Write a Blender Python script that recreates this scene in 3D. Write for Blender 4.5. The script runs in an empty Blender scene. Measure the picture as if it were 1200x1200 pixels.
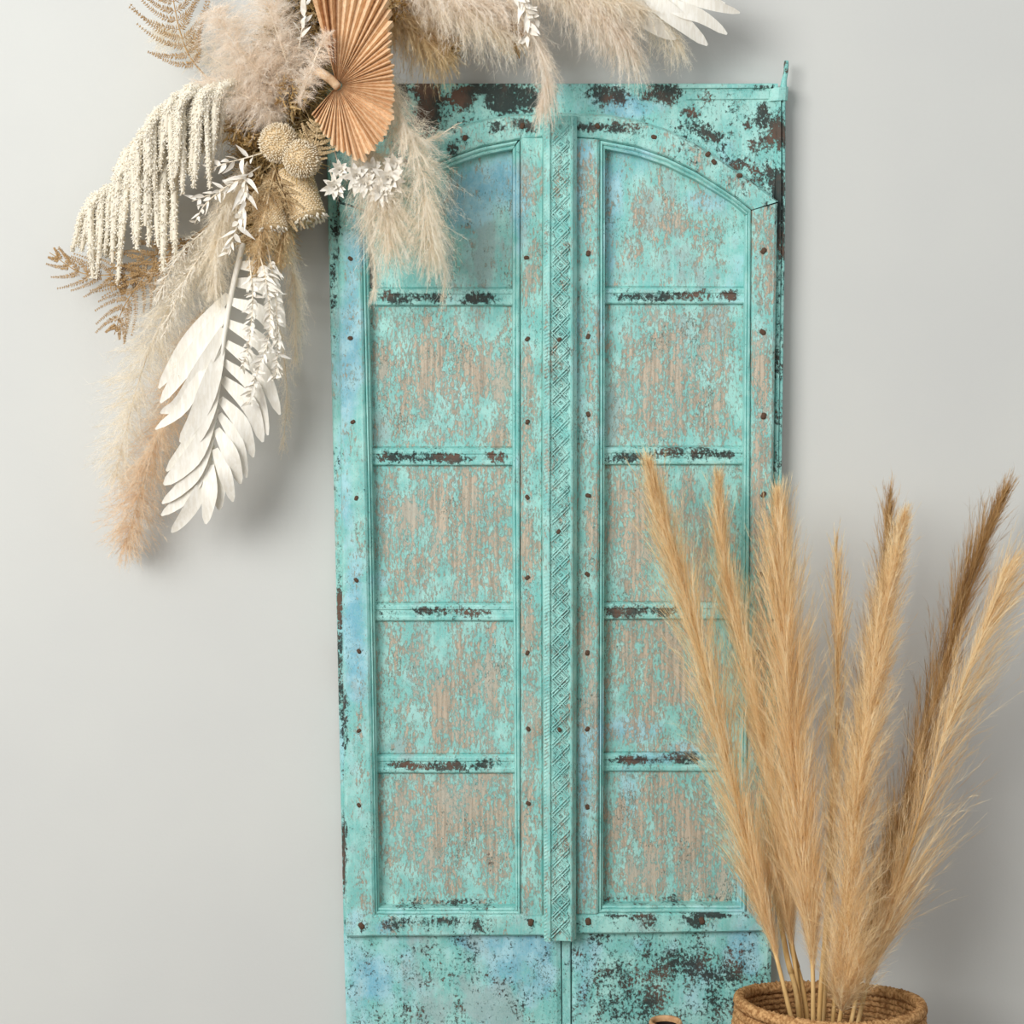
import bpy, math
import numpy as np
from mathutils import Vector, Matrix

scene = bpy.context.scene
COL = scene.collection
PI = math.pi
rng = np.random.default_rng(7)

# ------------------------------------------------------------------ camera, light, exposure
CAM = np.array([0.0, -4.31, 1.80])
PITCH = math.radians(7.0)
FPX = 2500.0
cd = bpy.data.cameras.new('camera')
cam = bpy.data.objects.new('camera', cd)
COL.objects.link(cam)
cd.sensor_width = 36.0
cd.lens = 36.0 * FPX / 1200.0
cd.clip_start = 0.05
cam.location = CAM
cam.rotation_euler = (PI / 2 - PITCH, 0, 0)
scene.camera = cam

world = bpy.data.worlds.new('world')
scene.world = world
world.use_nodes = True
bg = world.node_tree.nodes['Background']
bg.inputs[0].default_value = (0.96, 0.985, 1.0, 1)
bg.inputs[1].default_value = 0.63


def area(name, loc, target, sx, sy, power, col):
    l = bpy.data.lights.new(name, 'AREA')
    l.shape = 'RECTANGLE'
    l.size = sx
    l.size_y = sy
    l.energy = power
    l.color = col
    o = bpy.data.objects.new(name, l)
    COL.objects.link(o)
    o.location = loc
    d = Vector(target) - Vector(loc)
    o.rotation_euler = d.to_track_quat('-Z', 'Y').to_euler()
    return o


area('window_light', (-3.3, -5.2, 3.5), (0.1, 0, 1.4), 3.4, 2.5, 368, (1.0, 0.995, 0.975))

scene.view_settings.view_transform = 'Standard'
scene.view_settings.look = 'None'
scene.view_settings.gamma = 1
scene.view_settings.use_curve_mapping = False
scene.view_settings.exposure = 0.06


# ------------------------------------------------------------------ helpers
def P(px, py, Y):
    """photo pixel -> the point at depth Y that it shows"""
    u = (np.asarray(px, float) - 600.0) / FPX
    v = (600.0 - np.asarray(py, float)) / FPX
    c, s = math.cos(PITCH), math.sin(PITCH)
    dx, dy, dz = u, c + v * s, -s + v * c
    t = (np.asarray(Y, float) - CAM[1]) / dy
    return np.stack(np.broadcast_arrays(CAM[0] + dx * t, CAM[1] + dy * t, CAM[2] + dz * t), -1)


S = 0.00171


def s2l(c):
    out = []
    for x in c[:3]:
        x = x / 255.0
        out.append(x / 12.92 if x <= 0.04045 else ((x + 0.055) / 1.055) ** 2.4)
    return (out[0], out[1], out[2], 1.0)


def thing(name, label, cat, loc, group=None):
    o = bpy.data.objects.new(name, None)
    o.empty_display_size = 0.05
    COL.objects.link(o)
    o.location = tuple(float(a) for a in loc)
    o['label'] = label
    o['category'] = cat
    if group:
        o['group'] = group
    return o


def top_of(o):
    while o.parent:
        o = o.parent
    return o


def mesh_obj(name, V, F, mat, parent=None, smooth=False, kind=None, attrs=None, label=None):
    """V (n,3) world coords; F (m,k) array or list of index lists"""
    V = np.asarray(V, float)
    if parent is not None:
        V = V - np.array(top_of(parent).location)
    me = bpy.data.meshes.new(name)
    if isinstance(F, np.ndarray):
        m, k = F.shape
        me.vertices.add(len(V))
        me.vertices.foreach_set('co', V.astype(np.float32).ravel())
        me.loops.add(m * k)
        me.loops.foreach_set('vertex_index', F.astype(np.int32).ravel())
        me.polygons.add(m)
        me.polygons.foreach_set('loop_start', np.arange(0, m * k, k, dtype=np.int32))
        me.update(calc_edges=True)
    else:
        me.from_pydata(V.tolist(), [], F)
        me.update()
    if smooth:
        me.polygons.foreach_set('use_smooth', np.ones(len(me.polygons), bool))
    if attrs:
        for an, (ty, data) in attrs.items():
            a = me.attributes.new(an, ty, 'POINT')
            a.data.foreach_set('color' if ty == 'FLOAT_COLOR' else 'value', np.asarray(data, np.float32).ravel())
    if mat:
        me.materials.append(mat)
    o = bpy.data.objects.new(name, me)
    COL.objects.link(o)
    if parent is not None:
        o.parent = parent
    if kind:
        o['kind'] = kind
    if label:
        o['label'] = label
    return o


def catmull(pts, n):
    pts = np.asarray(pts, float)
    k = len(pts)
    if k == 2:
        t = np.linspace(0, 1, n)[:, None]
        return pts[0] * (1 - t) + pts[1] * t
    p = np.vstack([2 * pts[0] - pts[1], pts, 2 * pts[-1] - pts[-2]])
    u = np.linspace(0, k - 1 - 1e-9, n)
    i = u.astype(int)
    f = (u - i)[:, None]
    a, b, c, d = p[i], p[i + 1], p[i + 2], p[i + 3]
    return 0.5 * (2 * b + (c - a) * f + (2 * a - 5 * b + 4 * c - d) * f ** 2 + (3 * b - a - 3 * c + d) * f ** 3)


def norm(v):
    v = np.asarray(v, float)
    return v / np.maximum(np.linalg.norm(v, axis=-1, keepdims=True), 1e-12)


def pxcurve(pts, n):
    """[(px, py, Y), ...] -> n smooth 3D points"""
    a = np.asarray(pts, float)
    return catmull(P(a[:, 0], a[:, 1], a[:, 2]), n)


def tangents(c):
    return norm(np.gradient(c, axis=0))


def tube_arr(c, r, sides=6, cap=True):
    n = len(c)
    r = np.broadcast_to(np.asarray(r, float), (n,))
    T = tangents(c)
    ref = np.array([0.0, -1.0, 0.0])
    if abs(np.mean(T @ ref)) > 0.9:
        ref = np.array([1.0, 0, 0])
    A = norm(np.cross(T, ref))
    B = np.cross(T, A)
    th = np.arange(sides) * 2 * PI / sides
    V = c[:, None, :] + r[:, None, None] * (A[:, None, :] * np.cos(th)[None, :, None] + B[:, None, :] * np.sin(th)[None, :, None])
    V = V.reshape(-1, 3)
    i = np.arange(n - 1)[:, None] * sides
    j = np.arange(sides)[None, :]
    jn = (j + 1) % sides
    F = np.stack([i + j, i + jn, i + sides + jn, i + sides + j], -1).reshape(-1, 4)
    return V, F


def tube(name, c, r, mat, parent, sides=6, **k):
    V, F = tube_arr(c, r, sides)
    F = F.tolist()
    n = len(c)
    F.append(list(range(sides))[::-1])
    F.append([(n - 1) * sides + q for q in range(sides)])
    return mesh_obj(name, V, F, mat, parent, smooth=True, **k)


def strands_arr(B, D, L, G, W, segs=3, taper=0.85, face=None):
    """fine fibres as tapering ribbons: base, direction, length, bend vector, width"""
    N = len(B)
    t = np.linspace(0, 1, segs + 1)
    L = np.broadcast_to(np.asarray(L, float), (N,))
    W = np.broadcast_to(np.asarray(W, float), (N,))
    Pn = B[:, None, :] + (D * L[:, None])[:, None, :] * t[None, :, None] + G[:, None, :] * (t ** 2)[None, :, None]
    Tn = (D * L[:, None])[:, None, :] + 2 * G[:, None, :] * t[None, :, None]
    rv = norm(rng.normal(size=(N, 3)))
    if face is not None:
        rv = norm(norm(face) + rv * 0.55)
    side = norm(np.cross(Tn, rv[:, None, :]))
    w = (W[:, None] * (1 - taper * t)[None, :] * 0.5)[..., None]
    V = np.stack([Pn - side * w, Pn + side * w], 2).reshape(-1, 3)
    b = np.arange(N)[:, None] * (segs + 1) * 2 + np.arange(segs)[None, :] * 2
    F = np.stack([b, b + 1, b + 3, b + 2], -1).reshape(-1, 4)
    return V, F


def spindles_arr(B, D, L, W, belly=0.4):
    """small four-sided pointed beads"""
    N = len(B)
    L = np.broadcast_to(np.asarray(L, float), (N,))[:, None]
    W = np.broadcast_to(np.asarray(W, float), (N,))[:, None] * 0.5
    A = norm(np.cross(D, norm(rng.normal(size=(N, 3)))))
    C = np.cross(D, A)
    m = B + D * L * belly
    V = np.stack([B, m + A * W, m + C * W, m - A * W, m - C * W, B + D * L], 1).reshape(-1, 3)
    f = np.array([[0, 2, 1], [0, 3, 2], [0, 4, 3], [0, 1, 4], [5, 1, 2], [5, 2, 3], [5, 3, 4], [5, 4, 1]])
    F = (np.arange(N)[:, None, None] * 6 + f[None]).reshape(-1, 3)
    return V, F


def merge(parts):
    Vs, Fs, o = [], [], 0
    for V, F in parts:
        Vs.append(V)
        Fs.append(np.asarray(F) + o)
        o += len(V)
    return np.vstack(Vs), np.vstack(Fs)


# ------------------------------------------------------------------ materials
class NT:
    def __init__(self, name):
        self.m = bpy.data.materials.new(name)
        self.m.use_nodes = True
        self.t = self.m.node_tree
        self.t.nodes.clear()

    def n(self, ty, **kw):
        nd = self.t.nodes.new(ty)
        for k, v in kw.items():
            setattr(nd, k, v)
        return nd

    def l(self, a, b):
        self.t.links.new(a, b)

    def val(self, sock, v):
        if hasattr(v, 'is_output'):
            self.l(v, sock)
        else:
            sock.default_value = v

    def math(self, op, a, b=0.0, c=None, clamp=False):
        nd = self.n('ShaderNodeMath', operation=op)
        nd.use_clamp = clamp
        self.val(nd.inputs[0], a)
        self.val(nd.inputs[1], b)
        if c is not None:
            self.val(nd.inputs[2], c)
        return nd.outputs[0]

    def mix(self, f, a, b):
        nd = self.n('ShaderNodeMix', data_type='RGBA')
        self.val(nd.inputs[0], f)
        self.val(nd.inputs[6], a)
        self.val(nd.inputs[7], b)
        return nd.outputs[2]

    def noise(self, vec, scale, detail=4, rough=0.6, dist=0.0):
        nd = self.n('ShaderNodeTexNoise')
        if vec is not None:
            self.l(vec, nd.inputs['Vector'])
        nd.inputs['Scale'].default_value = scale
        nd.inputs['Detail'].default_value = detail
        nd.inputs['Roughness'].default_value = rough
        nd.inputs['Distortion'].default_value = dist
        return nd.outputs['Fac']

    def step(self, v, lo, hi):
        nd = self.n('ShaderNodeMapRange', interpolation_type='SMOOTHSTEP')
        self.val(nd.inputs[0], v)
        self.val(nd.inputs[1], lo)
        self.val(nd.inputs[2], hi)
        return nd.outputs[0]

    def obj(self, scale=(1, 1, 1), loc=(0, 0, 0)):
        tc = self.n('ShaderNodeTexCoord')
        mp = self.n('ShaderNodeMapping')
        mp.inputs['Scale'].default_value = scale
        mp.inputs['Location'].default_value = loc
        self.l(tc.outputs['Object'], mp.inputs[0])
        return mp.outputs[0]

    def bump(self, h, strength=0.3, dist=0.002):
        nd = self.n('ShaderNodeBump')
        nd.inputs['Strength'].default_value = strength
        nd.inputs['Distance'].default_value = dist
        self.l(h, nd.inputs['Height'])
        return nd.outputs[0]

    def out(self, sh):
        o = self.n('ShaderNodeOutputMaterial')
        self.l(sh, o.inputs[0])
        return self.m

    def principled(self, col, rough=0.7, normal=None, spec=0.3):
        b = self.n('ShaderNodeBsdfPrincipled')
        self.val(b.inputs['Base Color'], col)
        self.val(b.inputs['Roughness'], rough)
        b.inputs['Specular IOR Level'].default_value = spec
        if normal is not None:
            self.l(normal, b.inputs['Normal'])
        return b.outputs[0]


def fibre_mat(name, cols, trans=0.35):
    """soft dry fibre: colour by each fibre's own tint, a little light through"""
    k = NT(name)
    a = k.n('ShaderNodeAttribute', attribute_name='tint')
    r = k.n('ShaderNodeValToRGB')
    e = r.color_ramp.elements
    while len(e) < len(cols):
        e.new(0.5)
    for i, c in enumerate(cols):
        e[i].position = i / (len(cols) - 1)
        e[i].color = s2l(c)
    k.l(a.outputs['Fac'], r.inputs[0])
    d = k.n('ShaderNodeBsdfDiffuse')
    t = k.n('ShaderNodeBsdfTranslucent')
    k.l(r.outputs[0], d.inputs[0])
    k.l(r.outputs[0], t.inputs[0])
    m = k.n('ShaderNodeMixShader')
    m.inputs[0].default_value = trans
    k.l(d.outputs[0], m.inputs[1])
    k.l(t.outputs[0], m.inputs[2])
    return k.out(m.outputs[0])


def leaf_mat(name, c1, c2, scale=(60, 60, 8), trans=0.2, rough=0.65):
    k = NT(name)
    v = k.obj(scale)
    f = k.noise(v, 3.0, 4, 0.6)
    col = k.mix(k.step(f, 0.35, 0.68), s2l(c1), s2l(c2))
    nb = k.bump(k.noise(v, 6.0, 3, 0.6), 0.25, 0.002)
    b = k.principled(col, rough, nb, 0.25)
    t = k.n('ShaderNodeBsdfTranslucent')
    k.l(col, t.inputs[0])
    m = k.n('ShaderNodeMixShader')
    m.inputs[0].default_value = trans
    k.l(b, m.inputs[1])
    k.l(t.outputs[0], m.inputs[2])
    return k.out(m.outputs[0])


def plain_mat(name, c1, c2, scale=20, rough=0.7, bump=0.3, stretch=(1, 1, 1), bdist=0.002):
    k = NT(name)
    v = k.obj(stretch)
    f = k.noise(v, scale, 6, 0.62)
    col = k.mix(k.step(f, 0.35, 0.65), s2l(c1), s2l(c2))
    nb = k.bump(k.noise(v, scale * 2.2, 5, 0.65), bump, bdist)
    return k.out(k.principled(col, rough, nb, 0.25))


def paint_mat():
    """chipped turquoise paint; the vertex attribute 'wear' holds how far each layer is worn through, plus painted groove shade on the lattice
       (r bare wood, g dark old wood, b blue undercoat, a grey fading)"""
    k = NT('chipped_turquoise_paint')
    at = k.n('ShaderNodeAttribute', attribute_name='wear_shade')
    sep = k.n('ShaderNodeSeparateColor')
    k.l(at.outputs['Color'], sep.inputs[0])
    wt, wd, wb, wg = sep.outputs[0], sep.outputs[1], sep.outputs[2], at.outputs['Alpha']
    v_str = k.obj((1, 1, 0.40))
    v_iso = k.obj((1, 1, 0.8), (3.1, 1.7, 0.4))
    v_gr = k.obj((1, 1, 0.045), (0.3, 0.2, 0.9))
    v_blue = k.obj((1, 1, 0.5), (7.7, 2.2, 1.9))
    # paint colours
    f1 = k.noise(v_blue, 5.0, 5, 0.6)
    f2 = k.noise(v_iso, 24.0, 5, 0.65)
    base = k.mix(k.step(f2, 0.38, 0.66), s2l((118, 190, 184)), s2l((160, 214, 206)))
    fgrain = k.noise(v_gr, 170.0, 4, 0.6)
    base = k.mix(k.math('MULTIPLY', k.step(fgrain, 0.5, 0.72), 0.35), base, s2l((178, 220, 213)))
    blue_f = k.step(k.math('ADD', k.math('ADD', k.math('MULTIPLY', f1, 0.6), k.math('MULTIPLY', f2, 0.4)), wb), 0.56, 0.74)
    base = k.mix(k.math('MULTIPLY', blue_f, 0.85), base, k.mix(k.step(f2, 0.4, 0.65), s2l((112, 174, 200)), s2l((160, 206, 220))))
    f3 = k.noise(k.obj((1, 1, 0.55), (1.2, 5.2, 8.1)), 16.0, 7, 0.68)
    grey_f = k.step(k.math('ADD', f3, wg), 0.58, 0.72)
    base = k.mix(k.math('MULTIPLY', grey_f, 0.7), base, s2l((152, 172, 172)))
    # bare wood
    n_a = k.noise(v_str, 230.0, 6, 0.74, 0.2)
    n_b = k.noise(v_str, 28.0, 5, 0.62, 0.2)
    tan_v = k.math('ADD', k.math('ADD', k.math('MULTIPLY', n_a, 0.64), k.math('MULTIPLY', n_b, 0.36)), wt)
    tan_f = k.step(tan_v, 0.545, 0.580)
    wood = k.mix(k.step(fgrain, 0.38, 0.62), s2l((158, 136, 116)), s2l((198, 174, 150)))
    wood = k.mix(k.math('MULTIPLY', k.step(k.noise(v_iso, 11.0, 3, 0.5), 0.5, 0.66), 0.6), wood, s2l((180, 174, 160)))
    thin = k.step(tan_v, 0.47, 0.56)
    base = k.mix(k.math('MULTIPLY', thin, 0.42), base, s2l((160, 172, 160)))
    col = k.mix(k.math('MULTIPLY', tan_f, 0.9), base, wood)
    grit = k.step(k.noise(k.obj((1, 1, 0.6), (9.1, 3.3, 5.5)), 420.0, 3, 0.7), 0.40, 0.60)
    col = k.mix(k.math('MULTIPLY', grit, 0.18), col, s2l((188, 210, 202)))
    # dark old wood in deep chips
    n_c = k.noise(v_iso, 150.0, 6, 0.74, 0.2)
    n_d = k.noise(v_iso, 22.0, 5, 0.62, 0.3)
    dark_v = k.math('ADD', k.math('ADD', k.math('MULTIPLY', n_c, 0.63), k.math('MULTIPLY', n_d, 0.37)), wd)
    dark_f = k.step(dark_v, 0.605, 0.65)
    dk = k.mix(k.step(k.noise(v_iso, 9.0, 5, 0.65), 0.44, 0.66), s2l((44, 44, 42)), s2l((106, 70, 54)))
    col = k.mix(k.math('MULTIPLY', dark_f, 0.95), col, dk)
    # thin dirty rim around every chip
    rim = k.math('MULTIPLY', k.math('SUBTRACT', k.step(dark_v, 0.575, 0.61), dark_f, clamp=True), 0.35)
    col = k.mix(rim, col, s2l((70, 110, 108)))
    rim2 = k.math('MULTIPLY', k.math('MULTIPLY', k.step(tan_v, 0.525, 0.55), k.math('SUBTRACT', 1.0, k.step(tan_v, 0.555, 0.60))), 0.40)
    col = k.mix(rim2, col, s2l((92, 128, 124)))
    n_e = k.noise(k.obj((1, 1, 0.6), (4.4, 0.7, 2.6)), 330.0, 5, 0.7, 0.4)
    n_g = k.noise(k.obj((1, 1, 0.7), (2.9, 1.1, 6.6)), 14.0, 4, 0.6)
    fleck = k.step(k.math('ADD', k.math('MULTIPLY', n_e, 0.7), k.math('MULTIPLY', n_g, 0.3)), 0.57, 0.62)
    col = k.mix(k.math('MULTIPLY', fleck, 0.75), col, s2l((78, 100, 94)))
    h = k.math('SUBTRACT', k.math('SUBTRACT', 1.0, k.math('MULTIPLY', tan_f, 0.5)), k.math('MULTIPLY', dark_f, 1.0))
    h = k.math('ADD', h, k.math('MULTIPLY', fgrain, 0.5))
    h = k.math('ADD', h, k.math('MULTIPLY', n_c, 0.5))
    nb = k.bump(h, 0.55, 0.0016)
    return k.out(k.principled(col, k.math('ADD', 0.52, k.math('MULTIPLY', dark_f, 0.25)), nb, 0.3))


M = {}
M['paint'] = paint_mat()
M['nail'] = plain_mat('rusty_nail_iron', (60, 45, 38), (112, 84, 64), 300, 0.6, 0.5)
M['wall'] = None
k = NT('pale_wall_paint')
v = k.obj()
nz = k.noise(v, 2.0, 3, 0.5)
colw = k.mix(k.step(nz, 0.3, 0.7), s2l((199, 200, 197)), s2l((203, 204, 200)))
nb = k.bump(k.noise(v, 170.0, 5, 0.6), 0.18, 0.0015)
M['wall'] = k.out(k.principled(colw, 0.75, nb, 0.2))
M['floor'] = plain_mat('brown_wood_floor', (96, 78, 60), (120, 98, 76), 6, 0.5, 0.1)
M['pampas_gold'] = fibre_mat('golden_pampas_fibre', [(186, 142, 88), (254, 229, 182), (255, 250, 228)], 0.46)
M['pampas_brown'] = fibre_mat('brown_pampas_fibre', [(122, 86, 44), (200, 160, 106), (236, 206, 156)], 0.42)
M['pampas_pink'] = fibre_mat('blush_pampas_fibre', [(244, 226, 206), (253, 244, 232), (255, 251, 244)], 0.48)
M['pampas_cream'] = fibre_mat('cream_pampas_fibre', [(244, 230, 206), (252, 245, 230), (255, 251, 243)], 0.48)
M['pampas_peach'] = fibre_mat('peach_pampas_fibre', [(246, 230, 206), (254, 246, 232), (255, 252, 244)], 0.50)
M['pampas_tan'] = fibre_mat('tan_pampas_fibre', [(224, 188, 148), (244, 220, 190), (252, 238, 218)], 0.46)
M['pampas_olive'] = fibre_mat('olive_pampas_fibre', [(190, 158, 110), (232, 208, 166), (246, 228, 194)], 0.44)
M['stalk'] = plain_mat('dry_straw_stalk', (196, 156, 96), (222, 188, 132), 40, 0.6, 0.2, (1, 1, 0.1))
M['pale_stalk'] = plain_mat('bleached_stalk', (226, 212, 188), (240, 230, 212), 40, 0.7, 0.2, (1, 1, 0.2))
M['brown_stalk'] = plain_mat('brown_twig_bark', (120, 84, 52), (152, 112, 74), 60, 0.8, 0.3)
M['palm_white'] = leaf_mat('bleached_palm_leaf', (240, 235, 223), (251, 248, 240))
M['palm_fan'] = leaf_mat('dried_tan_palm', (232, 194, 152), (248, 220, 184), (40, 40, 40), 0.15)
M['palm_fan_dark'] = leaf_mat('dried_tan_palm_back', (208, 162, 118), (232, 192, 150), (40, 40, 40), 0.15)
M['amaranth'] = fibre_mat('cream_amaranthus', [(248, 238, 216), (253, 247, 232), (255, 252, 244)], 0.3)
M['white_leaf'] = leaf_mat('bleached_ruscus_leaf', (244, 238, 226), (253, 250, 244), (30, 30, 30), 0.25)
M['white_fibre'] = fibre_mat('bleached_asparagus_fibre', [(236, 224, 202), (250, 244, 232), (254, 251, 245)], 0.3)
M['fern'] = leaf_mat('brown_dried_fern', (178, 142, 94), (212, 178, 130), (60, 60, 60), 0.2)
M['fern_tan'] = leaf_mat('tan_dried_fern', (208, 180, 134), (234, 212, 172), (60, 60, 60), 0.2)
M['moss'] = fibre_mat('brown_preserved_moss', [(132, 104, 60), (200, 172, 120), (234, 212, 168)], 0.3)
M['moss_core'] = plain_mat('dark_moss_core', (48, 40, 26), (86, 68, 40), 60, 0.95, 0.8)
M['ochre'] = fibre_mat('ochre_hydrangea_petal', [(156, 122, 70), (206, 174, 118), (232, 208, 162)], 0.25)
M['banksia'] = fibre_mat('cream_banksia_floret', [(232, 212, 176), (246, 232, 204), (252, 244, 226)], 0.25)
M['banksia_core'] = plain_mat('banksia_core', (206, 180, 140), (224, 202, 164), 80, 0.9, 0.5)
M['straw'] = plain_mat('coiled_seagrass', (150, 104, 60), (214, 168, 114), 140, 0.85, 0.9, (1, 1, 1), 0.003)
M['vase_rim'] = plain_mat('tan_glazed_rim', (176, 132, 92), (204, 164, 122), 60, 0.5, 0.2)
M['vase_body'] = plain_mat('dark_brown_clay', (62, 46, 36), (92, 68, 50), 40, 0.6, 0.3)
M['vase_in'] = plain_mat('dark_vase_inside', (26, 22, 20), (40, 34, 30), 40, 0.9, 0.2)  # inner surface near black, darker than body and rim

# ------------------------------------------------------------------ the setting
w = mesh_obj('wall_back', [(-4, 0, 0), (4, 0, 0), (4, 0, 3.6), (-4, 0, 3.6), (-4, .1, 0), (4, .1, 0), (4, .1, 3.6), (-4, .1, 3.6)],
             [[0, 1, 2, 3], [5, 4, 7, 6], [4, 0, 3, 7], [1, 5, 6, 2], [3, 2, 6, 7], [4, 5, 1, 0]], M['wall'], kind='structure')
w['label'] = 'plain pale grey painted wall behind the door'
f = mesh_obj('floor', [(-4, -5.5, 0), (4, -5.5, 0), (4, .1, 0), (-4, .1, 0), (-4, -5.5, -.1), (4, -5.5, -.1), (4, .1, -.1), (-4, .1, -.1)],
             [[0, 1, 2, 3], [7, 6, 5, 4], [4, 5, 1, 0], [5, 6, 2, 1], [6, 7, 3, 2], [7, 4, 0, 3]], M['floor'], kind='structure')
f['label'] = 'brown floor the basket and the old door stand on'

# ------------------------------------------------------------------ the old door
DOOR_Y = -0.06
DOOR_BOT = 0.0
# hand-placed wear seen in the photograph: (layer, x, y, rx, ry, amount)
BL = []


def bl(layer, amt, *spots):
    for s in spots:
        BL.append((layer, s[0], s[1], s[2], s[3], amt))


bl(0, .16, (460, 430, 18, 45), (505, 405, 18, 36), (508, 440, 10, 30), (590, 465, 12, 70), (512, 512, 18, 12), (585, 510, 12, 16),
   (552, 590, 20, 60), (550, 650, 28, 40), (500, 578, 16, 34), (470, 640, 10, 60), (578, 680, 10, 26), (480, 600, 14, 20),
   (545, 800, 16, 50), (576, 800, 9, 70), (462, 760, 9, 44), (515, 830, 18, 40), (490, 770, 10, 20), (540, 860, 20, 20),
   (572, 985, 14, 66), (505, 990, 20, 44), (545, 950, 14, 30), (462, 940, 9, 40), (480, 1000, 8, 30), (520, 1030, 14, 20),
   (740, 292, 22, 13), (818, 262, 22, 11), (830, 292, 14, 9), (760, 270, 16, 20), (845, 310, 9, 14),
   (838, 430, 10, 20), (795, 495, 44, 16), (836, 488, 12, 28), (772, 462, 18, 10), (795, 430, 14, 12), (740, 410, 10, 12),
   (765, 600, 44, 50), (738, 640, 24, 50), (810, 640, 20, 50), (720, 600, 8, 50), (846, 600, 8, 40),
   (742, 770, 24, 36), (790, 790, 20, 40), (724, 750, 10, 20), (760, 840, 20, 30), (820, 800, 18, 60),
   (735, 1030, 26, 16), (757, 965, 16, 50), (835, 1020, 16, 40), (800, 1000, 18, 50), (780, 950, 20, 30), (730, 980, 12, 40),
   (888, 620, 9, 80), (890, 450, 9, 60), (886, 540, 6, 70), (888, 800, 9, 90), (690, 440, 7, 30), (695, 620, 7, 50), (690, 725, 6, 40),
   (695, 800, 6, 40), (697, 1020, 5, 40), (690, 540, 6, 24),
   (616, 440, 8, 30), (617, 545, 8, 40), (614, 620, 7, 36), (617, 700, 7, 50), (620, 800, 7, 70), (620, 900, 8, 50), (614, 980, 6, 40),
   (628, 290, 6, 20), (427, 1040, 7, 40), (430, 1058, 10, 14), (420, 640, 5, 60), (424, 880, 5, 60), (826, 190, 14, 7), (800, 174, 14, 6), (865, 215, 14, 8),
   (545, 960, 70, 60), (520, 630, 70, 50), (790, 250, 60, 40), (525, 440, 60, 50), (790, 450, 60, 50), (785, 760, 60, 60), (785, 990, 60, 50))
bl(1, .22, (470, 349, 26, 6), (510, 349, 16, 6), (560, 350, 24, 6), (470, 537, 26, 6), (520, 538, 36, 6), (575, 536, 6, 6), (588, 536, 6, 6),
   (560, 719, 20, 6), (505, 718, 26, 5), (520, 900, 40, 6), (570, 897, 18, 6), (470, 898, 14, 5),
   (740, 348, 26, 5), (800, 347, 30, 6), (855, 346, 14, 6), (735, 537, 22, 6), (800, 532, 40, 7), (850, 534, 14, 4),
   (735, 719, 26, 6), (775, 718, 16, 6), (740, 893, 30, 5), (800, 890, 24, 7),
   (470, 1081, 20, 6), (523, 1078, 30, 6), (500, 1082, 8, 5), (424, 1083, 7, 6), (560, 1082, 8, 5), (622, 1080, 5, 6),
   (760, 1080, 10, 5), (812, 1078, 14, 6), (740, 1072, 30, 2), (830, 1070, 30, 2),
   (705, 110, 16, 12), (727, 112, 8, 10), (772, 110, 22, 11), (785, 106, 14, 8), (600, 112, 26, 12), (626, 120, 20, 9), (540, 115, 14, 12),
   (500, 110, 14, 16), (500, 135, 14, 18), (470, 112, 10, 14), (560, 104, 20, 6), (585, 122, 14, 8),
   (813, 133, 9, 7), (825, 152, 12, 7), (838, 160, 12, 5), (877, 144, 5, 5), (895, 140, 7, 8), (900, 165, 20, 6), (910, 155, 8, 18), (885, 172, 10, 4),
   (896, 205, 16, 10), (870, 192, 16, 6), (912, 220, 8, 20), (914, 260, 6, 40), (898, 101, 14, 3), (895, 125, 5, 8),
   (690, 150, 14, 5), (672, 148, 8, 6), (716, 150, 18, 6), (735, 152, 12, 4), (545, 163, 6, 5), (582, 150, 10, 6), (610, 145, 10, 6), (620, 152, 8, 5),
   (530, 172, 6, 8), (897, 241, 4, 6), (894, 293, 4, 6),
   (620, 340, 0.1, 0.1), (395, 260, 5, 60), (390, 330, 4, 40), (398, 760, 4, 90), (398, 720, 4, 20), (404, 860, 4, 60), (404, 1010, 4, 60),
   (545, 1062, 60, 6), (480, 1062, 30, 4), (800, 1057, 70, 6), (740, 1058, 40, 4), (575, 1010, 4, 22))
bl(1, .07, (800, 1130, 40, 20), (835, 1115, 30, 12), (780, 1150, 26, 40), (840, 1160, 26, 40), (720, 1160, 30, 30), (760, 1180, 10, 30), (700, 1180, 16, 20),
   (870, 1140, 8, 20), (545, 1115, 20, 18), (485, 1117, 10, 8), (500, 1160, 10, 40), (530, 1170, 8, 40), (440, 1180, 8, 20), (470, 1180, 6, 30), (600, 1160, 8, 30),
   (410, 1110, 6, 12), (412, 1150, 4, 20), (640, 1110, 8, 12), (745, 1190, 30, 8))
bl(2, .22, (720, 230, 16, 70), (730, 200, 30, 14), (716, 300, 8, 40), (740, 124, 36, 14), (770, 128, 26, 10), (850, 172, 24, 14), (862, 190, 20, 8),
   (612, 240, 14, 50), (560, 215, 36, 24), (590, 210, 16, 30), (410, 430, 14, 90), (412, 320, 10, 60), (405, 560, 12, 70), (416, 740, 12, 90),
   (425, 290, 8, 30), (745, 860, 40, 14), (765, 892, 30, 8), (800, 880, 20, 8), (680, 240, 8, 60), (686, 180, 10, 20), (450, 600, 10, 40), (448, 680, 14, 20),
   (618, 1110, 34, 18), (600, 1130, 24, 30), (560, 1105, 30, 10), (440, 1150, 16, 20), (620, 1160, 14, 30), (690, 1120, 24, 26), (685, 1150, 12, 30),
   (740, 1110, 40, 12), (875, 1115, 16, 24), (880, 1130, 10, 20), (450, 1085, 12, 8), (683, 1020, 8, 60), (683, 900, 6, 80), (735, 940, 16, 40), (640, 1140, 10, 40),
   (745, 190, 30, 20), (820, 235, 30, 16), (540, 240, 30, 30))
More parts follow.
